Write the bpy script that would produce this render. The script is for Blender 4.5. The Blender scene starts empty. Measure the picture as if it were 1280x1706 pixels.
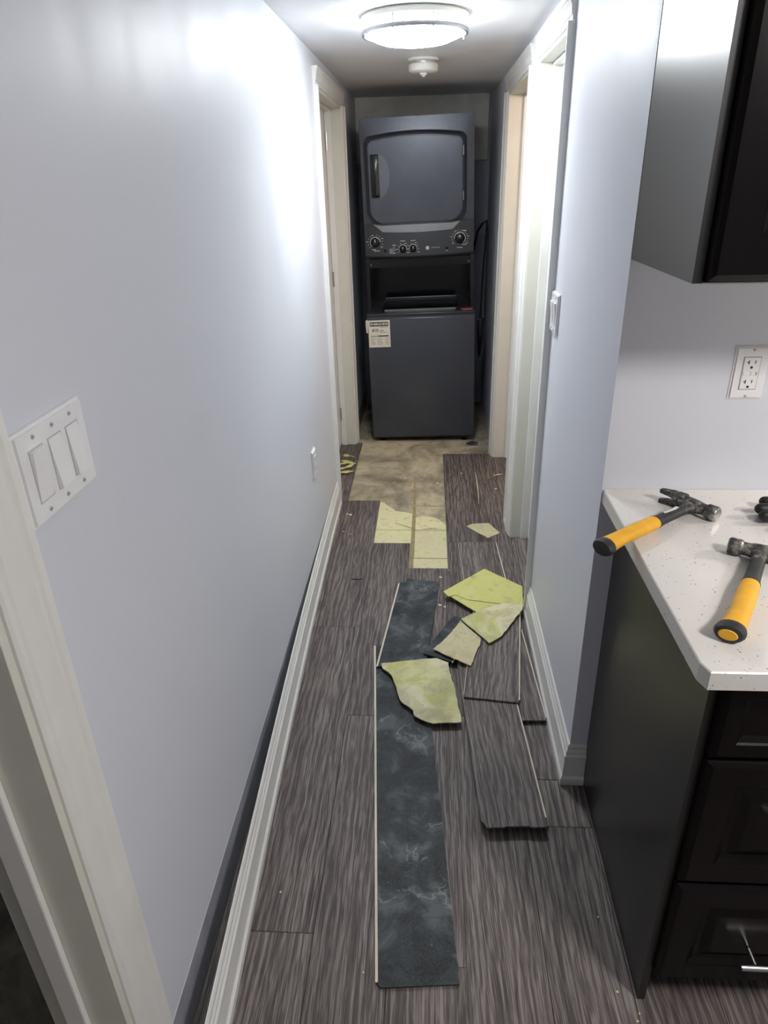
import bpy, bmesh, math, random
from mathutils import Matrix, Vector
random.seed(7)
S = bpy.context.scene
C = bpy.context.collection

# ------------------------------------------------------------------ camera
cam_d = bpy.data.cameras.new('camera')
cam_d.sensor_fit = 'VERTICAL'
cam_d.sensor_height = 36.0
cam_d.lens = 36.0 * 1138.0 / 1706.0
cam_d.clip_start = 0.02
cam = bpy.data.objects.new('camera', cam_d)
C.objects.link(cam)
RX = (0.997866, 0.060131, -0.025463)       # camera right in world
DN = (0.003512, -0.438804, -0.898576)      # camera down
FW = (-0.065205, 0.896569, -0.438078)      # camera forward
cam.matrix_world = Matrix(((RX[0], -DN[0], -FW[0], 0.0),
                           (RX[1], -DN[1], -FW[1], 0.0),
                           (RX[2], -DN[2], -FW[2], 1.57),
                           (0, 0, 0, 1)))
S.camera = cam

# ------------------------------------------------------------------ world / exposure / light levels
w = bpy.data.worlds.new('world'); S.world = w; w.use_nodes = True
w.node_tree.nodes['Background'].inputs[0].default_value = (0.5, 0.55, 0.65, 1)
w.node_tree.nodes['Background'].inputs[1].default_value = 0.05
S.view_settings.view_transform = 'Standard'
S.view_settings.look = 'None'
S.view_settings.gamma = 1.0
S.view_settings.use_curve_mapping = False
S.view_settings.exposure = 0.85
HALL_LIGHT = 35.0
HALL_COLOR = (0.93, 0.97, 1.0)
KITCHEN_LIGHT = 56.0
KITCHEN_COLOR = (1.0, 0.95, 0.91)
SIDE_ROOM_W = 9.0
HOOD_W = 14.0

# ------------------------------------------------------------------ material helpers
def srgb(r, g, b):
    f = lambda c: (c / 255 / 12.92) if c / 255 <= 0.04045 else ((c / 255 + 0.055) / 1.055) ** 2.4
    return (f(r), f(g), f(b), 1.0)

class NT:
    def __init__(s, name):
        s.m = bpy.data.materials.new(name); s.m.use_nodes = True
        s.t = s.m.node_tree; s.b = s.t.nodes['Principled BSDF']
    def n(s, typ, **kw):
        nd = s.t.nodes.new(typ)
        for k, v in kw.items():
            setattr(nd, k, v)
        return nd
    def link(s, a, b): s.t.links.new(a, b)
    def set(s, nd, **kw):
        for k, v in kw.items():
            nd.inputs[k.replace('_', ' ')].default_value = v
    def coords(s, scale=(1, 1, 1), rand=False, kind='Object', loc=(0, 0, 0)):
        tc = s.n('ShaderNodeTexCoord')
        mp = s.n('ShaderNodeMapping'); mp.inputs['Scale'].default_value = scale
        mp.inputs['Location'].default_value = loc
        src = tc.outputs[kind]
        if rand:
            oi = s.n('ShaderNodeObjectInfo')
            mu = s.n('ShaderNodeMath', operation='MULTIPLY'); mu.inputs[1].default_value = 37.0
            s.link(oi.outputs['Random'], mu.inputs[0])
            ad = s.n('ShaderNodeVectorMath', operation='ADD')
            s.link(src, ad.inputs[0]); s.link(mu.outputs[0], ad.inputs[1])
            src = ad.outputs[0]
        s.link(src, mp.inputs['Vector'])
        return mp.outputs['Vector']
    def noise(s, vec, scale, detail=3.0, rough=0.5, dist=0.0):
        nd = s.n('ShaderNodeTexNoise')
        s.link(vec, nd.inputs['Vector'])
        s.set(nd, Scale=scale, Detail=detail, Roughness=rough, Distortion=dist)
        return nd.outputs['Fac']
    def ramp(s, fac, stops):
        r = s.n('ShaderNodeValToRGB'); e = r.color_ramp.elements
        while len(e) < len(stops): e.new(0.5)
        for el, (p, c) in zip(e, stops):
            el.position = p; el.color = c if len(c) == 4 else (*c, 1)
        s.link(fac, r.inputs['Fac'])
        return r.outputs['Color']
    def mix(s, fac, a, b, blend='MIX'):
        m = s.n('ShaderNodeMix', data_type='RGBA', blend_type=blend)
        for sock, v in ((m.inputs[0], fac), (m.inputs[6], a), (m.inputs[7], b)):
            if isinstance(v, (tuple, list)): sock.default_value = v
            elif isinstance(v, (int, float)): sock.default_value = v
            else: s.link(v, sock)
        return m.outputs[2]
    def math(s, op, a, b=0.0):
        m = s.n('ShaderNodeMath', operation=op)
        for sock, v in ((m.inputs[0], a), (m.inputs[1], b)):
            if isinstance(v, (int, float)): sock.default_value = v
            else: s.link(v, sock)
        return m.outputs[0]
    def bump(s, h, strength=0.2, dist=0.002):
        b = s.n('ShaderNodeBump'); s.set(b, Strength=strength, Distance=dist)
        s.link(h, b.inputs['Height']); s.link(b.outputs['Normal'], s.b.inputs['Normal'])
    def out(s, col=None, rough=None, metal=None, spec=None):
        for key, v in (('Base Color', col), ('Roughness', rough), ('Metallic', metal), ('Specular IOR Level', spec)):
            if v is None: continue
            if isinstance(v, (int, float, tuple)): s.b.inputs[key].default_value = v
            else: s.link(v, s.b.inputs[key])
        return s.m

BW = [(0.0, (0, 0, 0)), (1.0, (1, 1, 1))]

def plain(name, rgb, rough=0.5, metal=0.0, var=0.08, scale=30.0, spec=0.5, bump=0.0):
    """base colour with slight procedural variation"""
    t = NT(name); c = srgb(*rgb)
    v = t.coords(rand=True)
    f = t.noise(v, scale, 4)
    lo = tuple(x * (1 - var) for x in c[:3]) + (1,)
    hi = tuple(min(1, x * (1 + var)) for x in c[:3]) + (1,)
    col = t.ramp(f, [(0.3, lo), (0.7, hi)])
    if bump: t.bump(t.noise(v, scale * 6, 2), bump, 0.001)
    return t.out(col, rough, metal, spec)

M = {}
def wall_paint():
    t = NT('wall paint pale blue')
    geo = t.n('ShaderNodeNewGeometry')
    mp = t.n('ShaderNodeMapping'); mp.inputs['Scale'].default_value = (1, 1, 0.22)
    t.link(geo.outputs['Position'], mp.inputs['Vector'])
    streak = t.noise(mp.outputs['Vector'], 3.2, 3, 0.55)
    fine = t.noise(geo.outputs['Position'], 45, 4, 0.6)
    c1 = srgb(208, 211, 221); c2 = srgb(214, 216, 222)
    col = t.mix(streak, c1, c2)
    rr = t.ramp(streak, [(0.35, (0.40,) * 3), (0.65, (0.52,) * 3)])
    rg = t.math('ADD', rr, t.math('MULTIPLY', fine, 0.06))
    t.bump(t.noise(geo.outputs['Position'], 260, 3), 0.10, 0.0008)
    return t.out(col, rg, 0.0, 0.5)
M['wall'] = wall_paint()

def wall_left_paint():
    """same paint; below the old baseboard line the wall was never painted, a paint ridge marks the line"""
    t = NT('wall paint with bare strip')
    geo = t.n('ShaderNodeNewGeometry')
    sep = t.n('ShaderNodeSeparateXYZ'); t.link(geo.outputs['Position'], sep.inputs[0])
    mp = t.n('ShaderNodeMapping'); mp.inputs['Scale'].default_value = (1, 1, 0.22)
    t.link(geo.outputs['Position'], mp.inputs['Vector'])
    streak = t.noise(mp.outputs['Vector'], 3.2, 3, 0.55)
    col = t.mix(streak, srgb(207, 211, 221), srgb(213, 215, 221))
    wob = t.math('MULTIPLY', t.noise(geo.outputs['Position'], 6, 2), 0.006)
    z = t.math('ADD', sep.outputs['Z'], wob)
    below = t.math('LESS_THAN', z, 0.135)
    ridge = t.math('LESS_THAN', t.math('ABSOLUTE', t.math('SUBTRACT', z, 0.135)), 0.0034)
    bare = t.ramp(t.noise(geo.outputs['Position'], 18, 4), [(0.3, srgb(140, 142, 150)), (0.7, srgb(158, 160, 168))])
    col = t.mix(below, col, bare)
    col = t.mix(ridge, col, srgb(240, 240, 242))
    rr = t.ramp(streak, [(0.35, (0.40,) * 3), (0.65, (0.52,) * 3)])
    t.bump(t.noise(geo.outputs['Position'], 260, 3), 0.10, 0.0008)
    return t.out(col, rr, 0.0, 0.5)
M['wall_left'] = wall_left_paint()
M['ceiling'] = plain('ceiling paint', (226, 226, 228), 0.55, var=0.03, scale=8, bump=0.05)
M['trim'] = plain('white trim paint', (226, 226, 222), 0.34, var=0.03, scale=12)
M['cream'] = plain('cream jamb paint', (214, 213, 203), 0.42, var=0.03, scale=12)
M['beige_wall'] = plain('bare drywall', (226, 224, 216), 0.8, var=0.10, scale=14)
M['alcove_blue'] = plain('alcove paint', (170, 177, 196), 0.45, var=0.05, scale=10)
M['plastic_white'] = plain('white switch plastic', (232, 231, 232), 0.28, var=0.02)
M['screw'] = plain('painted screw', (190, 190, 190), 0.3, 0.4)
M['slot'] = plain('dark slot', (28, 28, 30), 0.6)
M['dark_gap'] = plain('shadow gap', (16, 14, 14), 0.9)

def wood(name, dark, mid, light, contrast=1.0):
    t = NT(name)
    base = t.coords((1, 1, 1), rand=True)
    def sc(s):
        mp = t.n('ShaderNodeMapping'); mp.inputs['Scale'].default_value = s
        t.link(base, mp.inputs['Vector']); return mp.outputs['Vector']
    broad = t.noise(sc((7, 0.9, 1)), 1.6, 3, 0.55)
    wv = t.n('ShaderNodeTexWave', wave_type='BANDS', bands_direction='X')
    t.link(sc((1, 0.16, 1)), wv.inputs['Vector'])
    t.set(wv, Scale=16.0, Distortion=9.0, Detail=3.0, Detail_Scale=2.2, Detail_Roughness=0.55)
    # flowing grain: the fine streaks bend with a slow noise field, so they run in cathedrals
    warp = t.noise(sc((6.0, 0.9, 1)), 1.0, 1.5, 0.4)
    wm = t.math('MULTIPLY', t.math('SUBTRACT', warp, 0.5), 0.10)
    cmb = t.n('ShaderNodeCombineXYZ'); t.link(wm, cmb.inputs[0])
    wa = t.n('ShaderNodeVectorMath', operation='ADD'); t.link(base, wa.inputs[0]); t.link(cmb.outputs[0], wa.inputs[1])
    def sw_(s):
        mp = t.n('ShaderNodeMapping'); mp.inputs['Scale'].default_value = s
        t.link(wa.outputs[0], mp.inputs['Vector']); return mp.outputs['Vector']
    fine = t.noise(sw_((1, 0.0075, 1)), 980, 2, 0.6)
    fine2 = t.noise(sw_((1, 0.009, 1)), 420, 2, 0.55)
    g = t.math('ADD', t.math('MULTIPLY', fine, 0.70), t.math('MULTIPLY', fine2, 0.22))
    g = t.math('ADD', g, t.math('MULTIPLY', wv.outputs['Fac'], 0.10))
    g = t.math('ADD', g, t.math('MULTIPLY', broad, 0.20))
    k = 0.115 / contrast
    col = t.ramp(g, [(0.61 - k, dark), (0.61, mid), (0.61 + k, light)])
    oi = t.n('ShaderNodeObjectInfo')
    br = t.math('ADD', t.math('MULTIPLY', oi.outputs['Random'], 0.24), 0.88)
    hsv = t.n('ShaderNodeHueSaturation'); t.link(col, hsv.inputs['Color']); t.link(br, hsv.inputs['Value'])
    t.bump(g, 0.25, 0.0008)
    rg = t.ramp(g, [(0.55, (0.62,) * 3), (0.85, (0.44,) * 3)])
    return t.out(hsv.outputs['Color'], rg, 0.0, 0.4)
M['plank'] = wood('grey oak vinyl plank', srgb(64, 58, 57), srgb(95, 87, 85), srgb(142, 133, 129))
M['core'] = plain('cream plank core', (214, 204, 184), 0.6, var=0.06)

def black_back():
    t = NT('black plank backing')
    v = t.coords(rand=True)
    big = t.noise(v, 11, 6, 0.65, 0.4)
    med = t.noise(v, 26, 4, 0.6)
    fine = t.noise(v, 420, 2, 0.5)
    col = t.ramp(big, [(0.36, srgb(22, 25, 27)), (0.5, srgb(48, 53, 56)), (0.62, srgb(86, 91, 94))])
    col = t.mix(t.ramp(fine, [(0.40, (0, 0, 0)), (0.7, (0.42, 0.42, 0.42))]), col, srgb(84, 90, 93))
    # chalky smears: thin contour lines of a noise field, only in patches
    cont = t.math('ABSOLUTE', t.math('SUBTRACT', t.noise(v, 4.2, 5, 0.55, 0.3), 0.5))
    line = t.ramp(cont, [(0.0, (1, 1, 1)), (0.010, (0, 0, 0))])
    mask = t.ramp(t.noise(v, 11, 3, 0.6), [(0.46, (0, 0, 0)), (0.60, (1, 1, 1))])
    f = t.math('MULTIPLY', line, mask)
    col = t.mix(t.math('MULTIPLY', f, 0.55), col, srgb(150, 151, 149))
    spot = t.ramp(t.noise(v, 70, 3, 0.7), [(0.68, (0, 0, 0)), (0.76, (0.6, 0.6, 0.6))])
    col = t.mix(spot, col, srgb(140, 142, 142))
    # faint moulded joints across the backing and along its middle
    tc = t.n('ShaderNodeTexCoord'); sp = t.n('ShaderNodeSeparateXYZ'); t.link(tc.outputs['Object'], sp.inputs[0])
    mid = t.math('LESS_THAN', t.math('ABSOLUTE', t.math('SUBTRACT', sp.outputs['X'], 0.083)), 0.0012)
    crs = t.math('LESS_THAN', t.math('ABSOLUTE', t.math('SUBTRACT', t.math('FRACT', t.math('MULTIPLY', sp.outputs['Y'], 3.3)), 0.5)), 0.005)
    col = t.mix(t.math('MULTIPLY', t.math('MAXIMUM', mid, crs), 0.35), col, srgb(26, 29, 31))
    t.bump(fine, 0.25, 0.0008)
    return t.out(col, 0.62, 0.0, 0.4)
M['backing'] = black_back()

def tile_mat(name, a, b, c, greens=0.5, scale=9.0):
    t = NT(name)
    v = t.coords(rand=True)
    f = t.noise(v, scale, 5, 0.6, 0.3)
    col = t.ramp(f, [(0.34, a), (0.5, b), (0.64, c)])
    dirt = t.ramp(t.noise(v, scale * 4, 5, 0.65), [(0.54, (0, 0, 0)), (0.74, (0.55, 0.55, 0.55))])
    col = t.mix(dirt, col, srgb(142, 132, 104))
    spk = t.ramp(t.noise(v, 160, 3, 0.6), [(0.66, (0, 0, 0)), (0.74, (0.5, 0.5, 0.5))])
    col = t.mix(spk, col, srgb(96, 90, 66))
    t.bump(t.noise(v, 60, 4), 0.3, 0.002)
    return t.out(col, 0.7, 0.0, 0.3)
M['tile_lime'] = tile_mat('lime vinyl tile', srgb(202, 200, 120), srgb(208, 206, 130), srgb(213, 210, 142), scale=4)
def mottled():
    t = NT('mottled tile underside')
    v = t.coords(rand=True)
    a = t.noise(v, 6.5, 4, 0.6, 0.6); b = t.noise(v, 9.0, 5, 0.65); 
    col = t.ramp(a, [(0.38, srgb(192, 191, 128)), (0.47, srgb(210, 207, 154)), (0.56, srgb(222, 216, 184)), (0.66, srgb(206, 199, 160))])
    gp = t.ramp(b, [(0.50, (0, 0, 0)), (0.64, (0.65, 0.65, 0.65))])
    col = t.mix(gp, col, srgb(172, 163, 138))
    spk = t.ramp(t.noise(v, 130, 3, 0.6), [(0.62, (0, 0, 0)), (0.72, (0.5, 0.5, 0.5))])
    col = t.mix(spk, col, srgb(110, 102, 78))
    t.bump(t.noise(v, 50, 4), 0.4, 0.002)
    return t.out(col, 0.75, 0.0, 0.3)
M['tile_mottled'] = mottled()
M['tile_beige'] = tile_mat('beige tile back', srgb(198, 188, 152), srgb(208, 200, 160), srgb(190, 180, 146), scale=9)
M['tile_floor'] = tile_mat('old tile', srgb(206, 196, 158), srgb(214, 204, 166), srgb(210, 206, 158), scale=8)
M['tile_green'] = tile_mat('old green tile', srgb(214, 206, 166), srgb(216, 211, 168), srgb(210, 208, 156), scale=8)

def concrete():
    t = NT('stained concrete')
    geo = t.n('ShaderNodeNewGeometry'); v = geo.outputs['Position']
    f = t.noise(v, 3.2, 6, 0.65, 0.5)
    col = t.ramp(f, [(0.34, srgb(118, 111, 96)), (0.48, srgb(162, 153, 132)), (0.60, srgb(194, 184, 158))])
    d = t.ramp(t.noise(v, 15, 6, 0.75), [(0.5, (0, 0, 0)), (0.70, (0.6, 0.6, 0.6))])
    col = t.mix(d, col, srgb(112, 104, 84))
    l = t.ramp(t.noise(v, 22, 5, 0.7), [(0.60, (0, 0, 0)), (0.78, (0.6, 0.6, 0.6))])
    col = t.mix(l, col, srgb(204, 194, 160))
    s = t.ramp(t.noise(v, 120, 3, 0.7), [(0.64, (0, 0, 0)), (0.72, (0.7, 0.7, 0.7))])
    col = t.mix(s, col, srgb(214, 208, 186))
    t.bump(t.noise(v, 40, 6, 0.7), 0.4, 0.003)
    return t.out(col, 0.85, 0.0, 0.25)
M['concrete'] = concrete()
M['mortar'] = plain('old adhesive joint', (150, 138, 96), 0.85, var=0.25, scale=40)

def cabinet(name, a, b, rough, spec=0.5):
    t = NT(name)
    v = t.coords((40, 40, 2.0), rand=True)
    f = t.noise(v, 3.0, 4, 0.6)
    col = t.ramp(f, [(0.35, a), (0.65, b)])
    t.bump(f, 0.05, 0.0006)
    return t.out(col, rough, 0.0, spec)
M['espresso'] = cabinet('espresso wood', srgb(9, 7, 7), srgb(15, 11, 10), 0.22, 0.22)
M['espresso_side'] = cabinet('espresso side panel', srgb(13, 13, 11), srgb(18, 17, 15), 0.30)
M['espresso_side'].node_tree.nodes['Principled BSDF'].inputs['IOR'].default_value = 1.7
M['chrome'] = plain('brushed steel', (205, 205, 205), 0.25, 1.0, 0.03)

def quartz():
    t = NT('white quartz')
    v = t.coords()
    vo = t.n('ShaderNodeTexVoronoi'); t.link(v, vo.inputs['Vector']); vo.inputs['Scale'].default_value = 130.0
    sz = t.n('ShaderNodeSeparateColor'); t.link(vo.outputs['Color'], sz.inputs[0])
    near = t.math('LESS_THAN', vo.outputs['Distance'], t.math('MULTIPLY', sz.outputs[0], 0.26))
    pick = t.math('GREATER_THAN', sz.outputs[1], 0.45)
    fl = t.math('MULTIPLY', near, pick)
    shade = t.ramp(sz.outputs[2], [(0.0, srgb(128, 126, 122)), (0.4, srgb(176, 174, 170)), (1.0, srgb(192, 188, 180))])
    col = t.mix(t.noise(v, 6, 4), srgb(208, 205, 200), srgb(216, 213, 208))
    col = t.mix(fl, col, shade)
    return t.out(col, 0.22, 0.0, 0.5)
M['quartz'] = quartz()

M['graphite'] = plain('graphite steel', (76, 80, 90), 0.28, 0.35, 0.06, 60)
M['graphite_door'] = plain('graphite door', (86, 90, 100), 0.30, 0.35, 0.10, 7)
M['graphite_dark'] = plain('dark graphite plastic', (46, 49, 55), 0.28, 0.0, 0.05, 40)
M['silver_soft'] = plain('soft grey scoop', (104, 108, 116), 0.4, 0.3, 0.05)
M['silver'] = plain('silver trim', (150, 152, 156), 0.3, 0.7, 0.04)
M['black_gloss'] = plain('black plastic gloss', (10, 12, 16), 0.22, 0.0, 0.05)
M['black_rubber'] = plain('black rubber', (22, 22, 24), 0.6, 0.0, 0.1)
M['print_white'] = plain('white print', (220, 220, 216), 0.5, var=0.02)
M['print_black'] = plain('black print', (22, 22, 22), 0.6, var=0.02)
M['print_grey'] = plain('grey print', (138, 134, 126), 0.6, var=0.02)
M['paper'] = plain('paper label', (222, 219, 206), 0.7, var=0.03)
M['red_label'] = plain('red label', (150, 50, 58), 0.6, var=0.15, scale=200)

def hammer_steel():
    t = NT('worn hammer steel')
    v = t.coords(rand=True)
    f = t.noise(v, 60, 6, 0.7)
    col = t.ramp(f, [(0.36, srgb(38, 38, 40)), (0.52, srgb(92, 90, 88)), (0.64, srgb(160, 158, 154))])
    r = t.ramp(f, [(0.4, (0.6,) * 3), (0.7, (0.35,) * 3)])
    return t.out(col, r, 0.55, 0.5)
M['hammer_steel'] = hammer_steel()
M['face_steel'] = plain('bare steel', (170, 168, 166), 0.35, 0.9, 0.1)
M['grip_yellow'] = plain('yellow rubber grip', (232, 172, 38), 0.55, 0.0, 0.12, 25)
M['grip_black'] = plain('black grip end', (40, 41, 42), 0.6, 0.0, 0.25, 60)
M['glove'] = plain('black glove rubber', (16, 16, 18), 0.5, 0.0, 0.2, 60, bump=0.3)
M['smoke_white'] = plain('detector plastic', (220, 219, 210), 0.4, var=0.03)
M['brushed'] = plain('brushed nickel', (176, 176, 178), 0.3, 0.8, 0.04)
M['dust'] = plain('pale crumb', (206, 202, 172), 0.8, var=0.15)

def emit(name, col, strength):
    t = NT(name)
    v = t.coords(); f = t.noise(v, 3, 1)
    c = t.mix(f, (*col, 1), tuple(min(1, x * 1.01) for x in col) + (1,))
    t.link(c, t.b.inputs['Emission Color'])
    t.b.inputs['Emission Strength'].default_value = strength
    return t.out((0.9, 0.9, 0.9, 1), 0.4)
M['hall_glow'] = emit('lit frosted glass', HALL_COLOR, HALL_LIGHT)
M['kitchen_glow'] = emit('lit kitchen glass', KITCHEN_COLOR, KITCHEN_LIGHT)

# ------------------------------------------------------------------ mesh helpers
def B(): return bmesh.new()
def bx(bm, x0, x1, y0, y1, z0, z1, bev=0.0, seg=2):
    r = bmesh.ops.create_cube(bm, size=1.0)
    for v in r['verts']:
        v.co.x = x0 + (v.co.x + 0.5) * (x1 - x0)
        v.co.y = y0 + (v.co.y + 0.5) * (y1 - y0)
        v.co.z = z0 + (v.co.z + 0.5) * (z1 - z0)
    if bev > 0:
        es = list({e for v in r['verts'] for e in v.link_edges})
        bmesh.ops.bevel(bm, geom=es, offset=bev, segments=seg, profile=0.5, affect='EDGES')
    return bm
def box(x0, x1, y0, y1, z0, z1, bev=0.0, seg=2): return bx(B(), x0, x1, y0, y1, z0, z1, bev, seg)
def prism(pts, axis_fn, h0, h1, bm=None):
    """pts 2D outline; axis_fn(a,b,h)->xyz"""
    bm = bm or B()
    lo = [bm.verts.new(axis_fn(a, b, h0)) for a, b in pts]
    hi = [bm.verts.new(axis_fn(a, b, h1)) for a, b in pts]
    n = len(pts)
    bm.faces.new(lo[::-1]); bm.faces.new(hi)
    for i in range(n):
        bm.faces.new((lo[i], lo[(i + 1) % n], hi[(i + 1) % n], hi[i]))
    bmesh.ops.recalc_face_normals(bm, faces=bm.faces[:])
    return bm
XY = lambda a, b, h: (a, b, h)
XZ = lambda a, b, h: (a, h, b)      # outline in xz, extruded in y
YZ = lambda a, b, h: (h, a, b)      # outline in yz, extruded in x
def lathe(prof, seg=48, bm=None, center=(0, 0, 0), axis='z'):
    bm = bm or B(); rings = []
    for r, z in prof:
        ring = []
        if r < 1e-6:
            ring = [None, (0, 0, z)]
        rings.append((r, z))
    vs = []
    for r, z in rings:
        row = []
        if r < 1e-6:
            p = (0, 0, z); row = [p]
        else:
            row = [(r * math.cos(2 * math.pi * i / seg), r * math.sin(2 * math.pi * i / seg), z) for i in range(seg)]
        out = []
        for x, y, zz in row:
            if axis == 'z': q = (x, y, zz)
            elif axis == 'y': q = (x, -zz, y)      # profile height goes to -y (towards viewer)
            else: q = (zz, x, y)
            out.append(bm.verts.new((q[0] + center[0], q[1] + center[1], q[2] + center[2])))
        vs.append(out)
    for a, b in zip(vs, vs[1:]):
        for i in range(seg):
            j = (i + 1) % seg
            if len(a) == 1 and len(b) == 1: break
            if len(a) == 1: bm.faces.new((a[0], b[i], b[j]))
            elif len(b) == 1: bm.faces.new((a[i], b[0], a[j]))
            else: bm.faces.new((a[i], b[i], b[j], a[j]))
    bmesh.ops.recalc_face_normals(bm, faces=bm.faces[:])
    return bm
def tube(pts, rad, seg=10, bm=None, flat=1.0, caps=True):
    """round tube through pts; rad number or list"""
    bm = bm or B(); pts = [Vector(p) for p in pts]; n = len(pts); rows = []
    for i, p in enumerate(pts):
        d = (pts[min(i + 1, n - 1)] - pts[max(i - 1, 0)]).normalized()
        up = Vector((0, 0, 1)) if abs(d.z) < 0.9 else Vector((0, 1, 0))
        a = d.cross(up).normalized(); b = a.cross(d).normalized()
        r = rad[i] if isinstance(rad, (list, tuple)) else rad
        rows.append([bm.verts.new(p + a * (r * math.cos(2 * math.pi * k / seg)) + b * (r * flat * math.sin(2 * math.pi * k / seg))) for k in range(seg)])
    for r0, r1 in zip(rows, rows[1:]):
        for k in range(seg):
            bm.faces.new((r0[k], r0[(k + 1) % seg], r1[(k + 1) % seg], r1[k]))
    if caps:
        bm.faces.new(rows[0][::-1]); bm.faces.new(rows[-1])
    bmesh.ops.recalc_face_normals(bm, faces=bm.faces[:])
    return bm
def obj(name, bm, mat, parent=None, loc=(0, 0, 0), smooth=False, rot=None):
    me = bpy.data.meshes.new(name); bm.to_mesh(me); bm.free()
    me.materials.append(M[mat] if isinstance(mat, str) else mat)
    if smooth:
        for p in me.polygons: p.use_smooth = True
        try: me.set_sharp_from_angle(angle=math.radians(35))
        except Exception: pass
    o = bpy.data.objects.new(name, me); C.objects.link(o)
    o.location = loc
    if rot: o.rotation_euler = rot
    if parent: o.parent = parent
    return o
def tag(o, label=None, cat=None, group=None, kind=None):
    if label: o['label'] = label
    if cat: o['category'] = cat
    if group: o['group'] = group
    if kind: o['kind'] = kind
    return o
def empty(name, loc=(0, 0, 0), rot=None):
    o = bpy.data.objects.new(name, None); C.objects.link(o); o.location = loc
    if rot: o.rotation_euler = rot
    o.empty_display_size = 0.05
    return o
def text_bm(body, size, depth=0.0004, bold=0.0):
    cu = bpy.data.curves.new('txt', 'FONT'); cu.body = body; cu.size = size; cu.extrude = depth; cu.offset = bold
    cu.align_x = 'CENTER'; cu.align_y = 'CENTER'; cu.resolution_u = 2
    o = bpy.data.objects.new('txt', cu); C.objects.link(o)
    dg = bpy.context.evaluated_depsgraph_get(); dg.update()
    me = bpy.data.meshes.new_from_object(o.evaluated_get(dg))
    bm = B(); bm.from_mesh(me)
    bpy.data.objects.remove(o); bpy.data.meshes.remove(me); bpy.data.curves.remove(cu)
    return bm
def stand(bm, x, y, z):
    """turn flat text (xy plane) to face -y and move it"""
    bmesh.ops.transform(bm, matrix=Matrix.Translation((x, y, z)) @ Matrix.Rotation(math.pi / 2, 4, 'X'), verts=bm.verts[:])
    return bm

# ------------------------------------------------------------------ room shell
LX, RXW, YK, CZ, YB = -0.485, 0.397, 1.459, 2.045, 5.15
T = 0.12
KX, KY = 2.7, -2.2           # far sides of the kitchen behind and right of the camera
def struct(name, bm, mat, label, cat, parent=None):
    o = obj(name, bm, mat, parent)
    if not parent: tag(o, label, cat, kind='structure')
    return o

# walls
D1 = (-0.20, 0.613, 1.95)        # near left doorway  y0,y1,top
D2 = (3.36, 4.24, 1.93)          # far left doorway
D3 = (2.35, 2.95, 1.945)         # near right doorway
D4 = (3.17, 4.005, 1.945)        # far right doorway
bm = B()
x0, x1 = LX - T, LX
bx(bm, x0, x1, KY, D1[0], 0, CZ); bx(bm, x0, x1, D1[0], D1[1], D1[2], CZ)
bx(bm, x0, x1, D1[1], D2[0], 0, CZ); bx(bm, x0, x1, D2[0], D2[1], D2[2], CZ)
bx(bm, x0, x1, D2[1], YB, 0, CZ)
struct('wall_left', bm, 'wall_left', 'long pale blue hallway wall with the triple light switch', 'wall')
bm = B()
x0, x1 = RXW, RXW + T
bx(bm, x0, x1, YK, D3[0], 0, CZ); bx(bm, x0, x1, D3[0], D3[1], D3[2], CZ)
bx(bm, x0, x1, D3[1], D4[0], 0, CZ); bx(bm, x0, x1, D4[0], D4[1], D4[2], CZ)
bx(bm, x0, x1, D4[1], YB, 0, CZ)
struct('wall_right', bm, 'wall', 'pale blue hallway wall on the right with two doorways', 'wall')
struct('wall_kitchen', box(RXW + T, KX, YK, YK + T, 0, CZ), 'wall', 'pale blue kitchen wall above the white counter', 'wall')
bm = box(LX - T, RXW + T, YB, YB + T, 0, CZ)
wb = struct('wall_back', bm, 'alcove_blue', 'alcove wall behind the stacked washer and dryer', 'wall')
struct('upper_panel', box(LX + 0.001, RXW - 0.02, YB - 0.05, YB - 0.001, 1.668, CZ - 0.001), 'beige_wall', '', '', wb)
struct('wall_rear', box(LX - T, KX + T, KY - T, KY, 0, CZ), 'wall', 'kitchen wall behind the viewer', 'wall')
struct('wall_far_right', box(KX, KX + T, KY, YK + T, 0, CZ), 'wall', 'kitchen wall at the far right outside the view', 'wall')
struct('ceiling', box(-2.0, KX + T, KY - T, YB + T, CZ, CZ + 0.1), 'ceiling', 'off-white low ceiling of the hallway', 'ceiling')

# side rooms beyond the doorways (closed boxes)
def side_room(name, x0, x1, y0, y1, label, mat='wall', open_side='x1'):
    bm = B(); t = 0.05
    if open_side != 'x0': bx(bm, x0 - t, x0, y0 - t, y1 + t, 0, CZ)
    if open_side != 'x1': bx(bm, x1, x1 + t, y0 - t, y1 + t, 0, CZ)
    bx(bm, x0, x1, y0 - t, y0, 0, CZ); bx(bm, x0, x1, y1, y1 + t, 0, CZ)
    return struct(name, bm, mat, label, 'wall')
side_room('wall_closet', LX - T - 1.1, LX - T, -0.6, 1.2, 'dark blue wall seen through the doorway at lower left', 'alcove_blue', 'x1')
side_room('wall_side_room', RXW + T, RXW + T + 1.3, 3.02, 4.9, 'walls of the lit room behind the far right doorway', 'cream', 'x0')

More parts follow.
